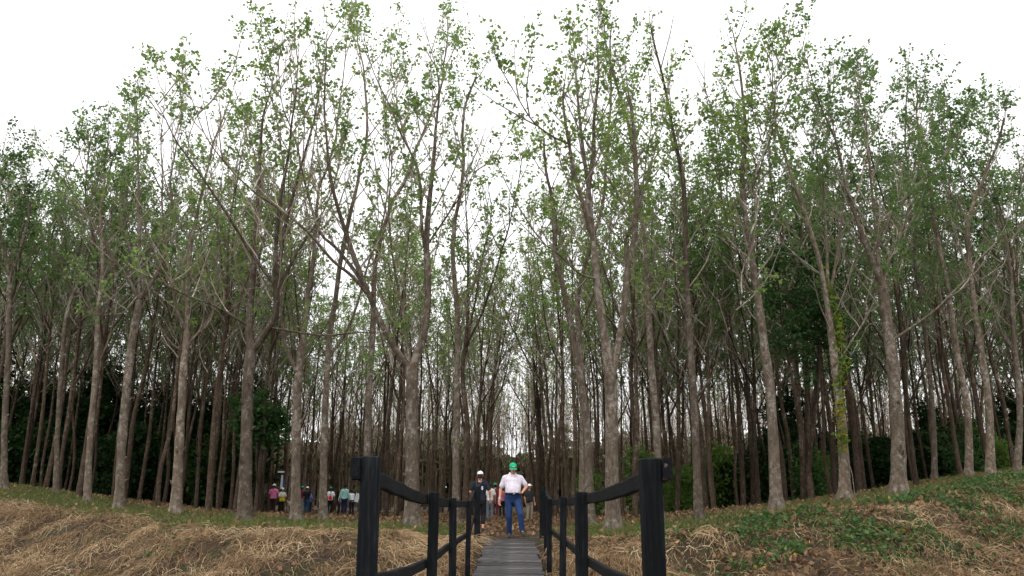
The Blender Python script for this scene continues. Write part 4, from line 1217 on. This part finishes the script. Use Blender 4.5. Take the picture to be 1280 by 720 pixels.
# woman walking away
person(xat(600, 22.0, 0.9), 22.0, PI - 0.05, "person in black shirt and white cap walking away with a dark daypack", height=1.57, shirt=(0.012, 0.015, 0.028), pants=(0.01, 0.01, 0.014), pant_len='capri', skin_m='skin_ruddy',
       cap=(0.82, 0.8, 0.78), hair='hair', wide=1.08, voxel=0.011,
       arms={-1: ((-0.29, 0.06, 1.16), (-0.30, -0.02, 0.92)), 1: ((0.28, 0.04, 1.15), (0.24, -0.12, 0.98))},
       legs={-1: ((-0.10, -0.06, 0.49), (-0.10, 0.06, 0.10)), 1: ((0.10, -0.02, 0.48), (0.10, 0.14, 0.14))},
       extras={'print': 1, 'daypack': 1, 'ponytail': 1, 'watch': -1}, group="people on the avenue by the footbridge")
person(xat(627.5, 44, 0.9), 44, PI + 0.3, "person in dusty pink top and black leggings walking down the avenue", height=1.6, shirt=(0.42, 0.14, 0.18), pants=(0.012, 0.012, 0.014), skin_m='skin_tan', hair='hair', group="people on the avenue by the footbridge")
person(xat(619, 40, 0.9), 40, PI - 0.2, "person in maroon top and green cap standing on the avenue", height=1.68, shirt=(0.13, 0.025, 0.035), pants=(0.10, 0.02, 0.03), cap=(0.01, 0.33, 0.15), skin_m='skin_tan', hair='hair', group="people on the avenue by the footbridge")
person(xat(612.5, 37, 0.9), 37, PI + 0.1, "person in white top and grey jeans half hidden beyond the person in black", height=1.62, shirt=(0.7, 0.68, 0.66), pants=(0.12, 0.14, 0.17), skin_m='skin_tan', hair='hair', group="people on the avenue by the footbridge")
person(xat(662, 34, 0.9), 34, 0.5, "person with white hat and beige trousers holding a dark bag by the right handrail", height=1.5, shirt=(0.03, 0.03, 0.035), pants=(0.26, 0.21, 0.155), cap=(0.8, 0.8, 0.78), hat=True, skin_m='skin_tan', hair='hair', bag=((0.02, 0.02, 0.022), -0.16, -0.16, 1.0), group="people on the avenue by the footbridge")
# visitors among the trees
Yc = 49.0
def vis(u, dy, face, label, **k): person(xat(u, Yc + dy, 0.9), Yc + dy, face, label, **k)
WHITE = (0.78, 0.79, 0.84)
vis(341.5, 0, PI - 0.35, "broad person in pink shirt and pale hat seen from behind", height=1.76, shirt=(0.85, 0.22, 0.46), pants=(0.05, 0.025, 0.03), cap=(0.7, 0.68, 0.62), wide=1.25, hair='hair', hat=True,
    arms={-1: ((-0.30, -0.05, 1.18), (-0.24, -0.24, 1.12))})
vis(352.5, -0.3, 0.7, "person in white top with a bright yellow wrap and white cap", height=1.54, shirt=(0.7, 0.66, 0.6), pants=(0.012, 0.012, 0.014), cap=(0.8, 0.8, 0.8), hair='hair', skin_m='skin_tan',
    arms={-1: ((-0.27, -0.02, 1.14), (-0.06, -0.22, 1.12)), 1: ((0.27, -0.02, 1.14), (0.06, -0.24, 1.16))}, extras={'sash': (0.8, 0.72, 0.01)})
vis(377.5, 0.5, PI - 0.8, "person in maroon shirt and green cap beside the mottled trunk", height=1.6, shirt=(0.16, 0.012, 0.05), pants=(0.25, 0.27, 0.3), cap=(0.01, 0.33, 0.17), hair='hair')
vis(383.5, -0.3, PI - 0.4, "person in black shirt and white cap with dark blue jeans among the visitors", height=1.6, shirt=(0.012, 0.012, 0.016), pants=(0.02, 0.06, 0.12), cap=(0.8, 0.8, 0.76), hair='hair', wide=1.08)
vis(388.5, 0.6, PI / 2 + 0.4, "short person in a blue top next to the black shirt", height=1.36, shirt=(0.04, 0.18, 0.68), pants=(0.03, 0.03, 0.05), hair='hair', arms={1: ((0.25, -0.04, 1.14), (0.16, -0.26, 1.12)), -1: ((-0.25, -0.04, 1.14), (-0.16, -0.26, 1.12))})
vis(400.5, 0.2, -PI / 2, "person in green shirt partly hidden by the slim trunk", height=1.56, shirt=(0.015, 0.32, 0.12), pants=(0.02, 0.03, 0.07), hair='hair', sleeve='long')
vis(413, -0.4, PI + 0.2, "person in white shirt and green cap with a red bag on the back", height=1.6, shirt=WHITE, pants=(0.01, 0.01, 0.013), cap=(0.01, 0.36, 0.17), hair='hair', bag=((0.72, 0.01, 0.03), 0.02, 0.19, 1.08))
vis(424, 0.3, PI / 2, "stooping person in a plain white shirt beside the teal jacket", height=1.42, shirt=WHITE, pants=(0.02, 0.02, 0.03), hair='hair', lean=0.25)
vis(430.5, -0.5, PI, "tall person in teal jacket and dark cap among the visitors", height=1.78, shirt=(0.32, 0.58, 0.53), pants=(0.012, 0.02, 0.055), cap=(0.02, 0.025, 0.04), hair='hair', sleeve='long')
vis(440, -0.2, PI + 0.7, "bareheaded person in white shirt reaching toward a paper sheet", height=1.5, shirt=WHITE, pants=(0.012, 0.014, 0.03), hair='hair', lean=0.22, wide=1.15, sleeve='long',
    arms={-1: ((-0.27, -0.12, 1.18), (-0.2, -0.36, 1.1)), 1: ((0.27, -0.12, 1.18), (0.2, -0.36, 1.12))})
# apply the pending surfaces
bpy.context.view_layer.update()
dg = bpy.context.evaluated_depsgraph_get()
done = [(o, bpy.data.meshes.new_from_object(o.evaluated_get(dg))) for o in PENDING]
for o, me in done:
    mats = [m_ for m_ in o.data.materials]
    o.modifiers.clear()
    o.data = me
    if not me.materials:
        for m_ in mats: me.materials.append(m_)

# paper sheet held up by the visitors, and the narrow banner on a pole
pz = at(446.5, 622, 48.6)
sh = obj("paper_sheet", box_mesh("paper_sheet", 0.24, 0.012, 0.5, 0.002, 2, 0.01), M['white_print'])
sh.location = Vector(pz); sh.rotation_euler = (0.1, 0.25, 0.3)
tag(sh, "white paper sheet held up by the bareheaded person in white", "paper")
bp = at(352.5, 604, 52.0); zg = float(terrain(bp[0], 52.0))
br = empty("pole_banner", (bp[0], 52.0, zg))
tag(br, "narrow white and blue banner on a pole behind the person in yellow", "banner")
V, Q = tubes(np.array([[(0, 0.04, -0.2), (0, 0.04, 1.2), (0, 0.04, 2.62)]]), np.full((1, 3), 0.022), 8)
obj("pole", new_mesh("pole", V, Q), CL((0.03, 0.03, 0.035)), br)
c_ = obj("cross_arm", box_mesh("cross_arm", 0.42, 0.05, 0.1, 0.01, 1), M['white_print'], br); c_.location = (-0.12, 0.04, 2.6)
c_ = obj("banner_cloth", box_mesh("banner_cloth", 0.14, 0.012, 0.85, 0.003, 3, 0.008), CL((0.55, 0.58, 0.68)), br); c_.location = (-0.02, 0.0, 1.98)
c2 = obj("banner_stripe", box_mesh("banner_stripe", 0.11, 0.012, 0.6, 0.003, 4, 0.006), CL((0.05, 0.08, 0.2)), br); c2.location = (0.11, 0.002, 1.86)
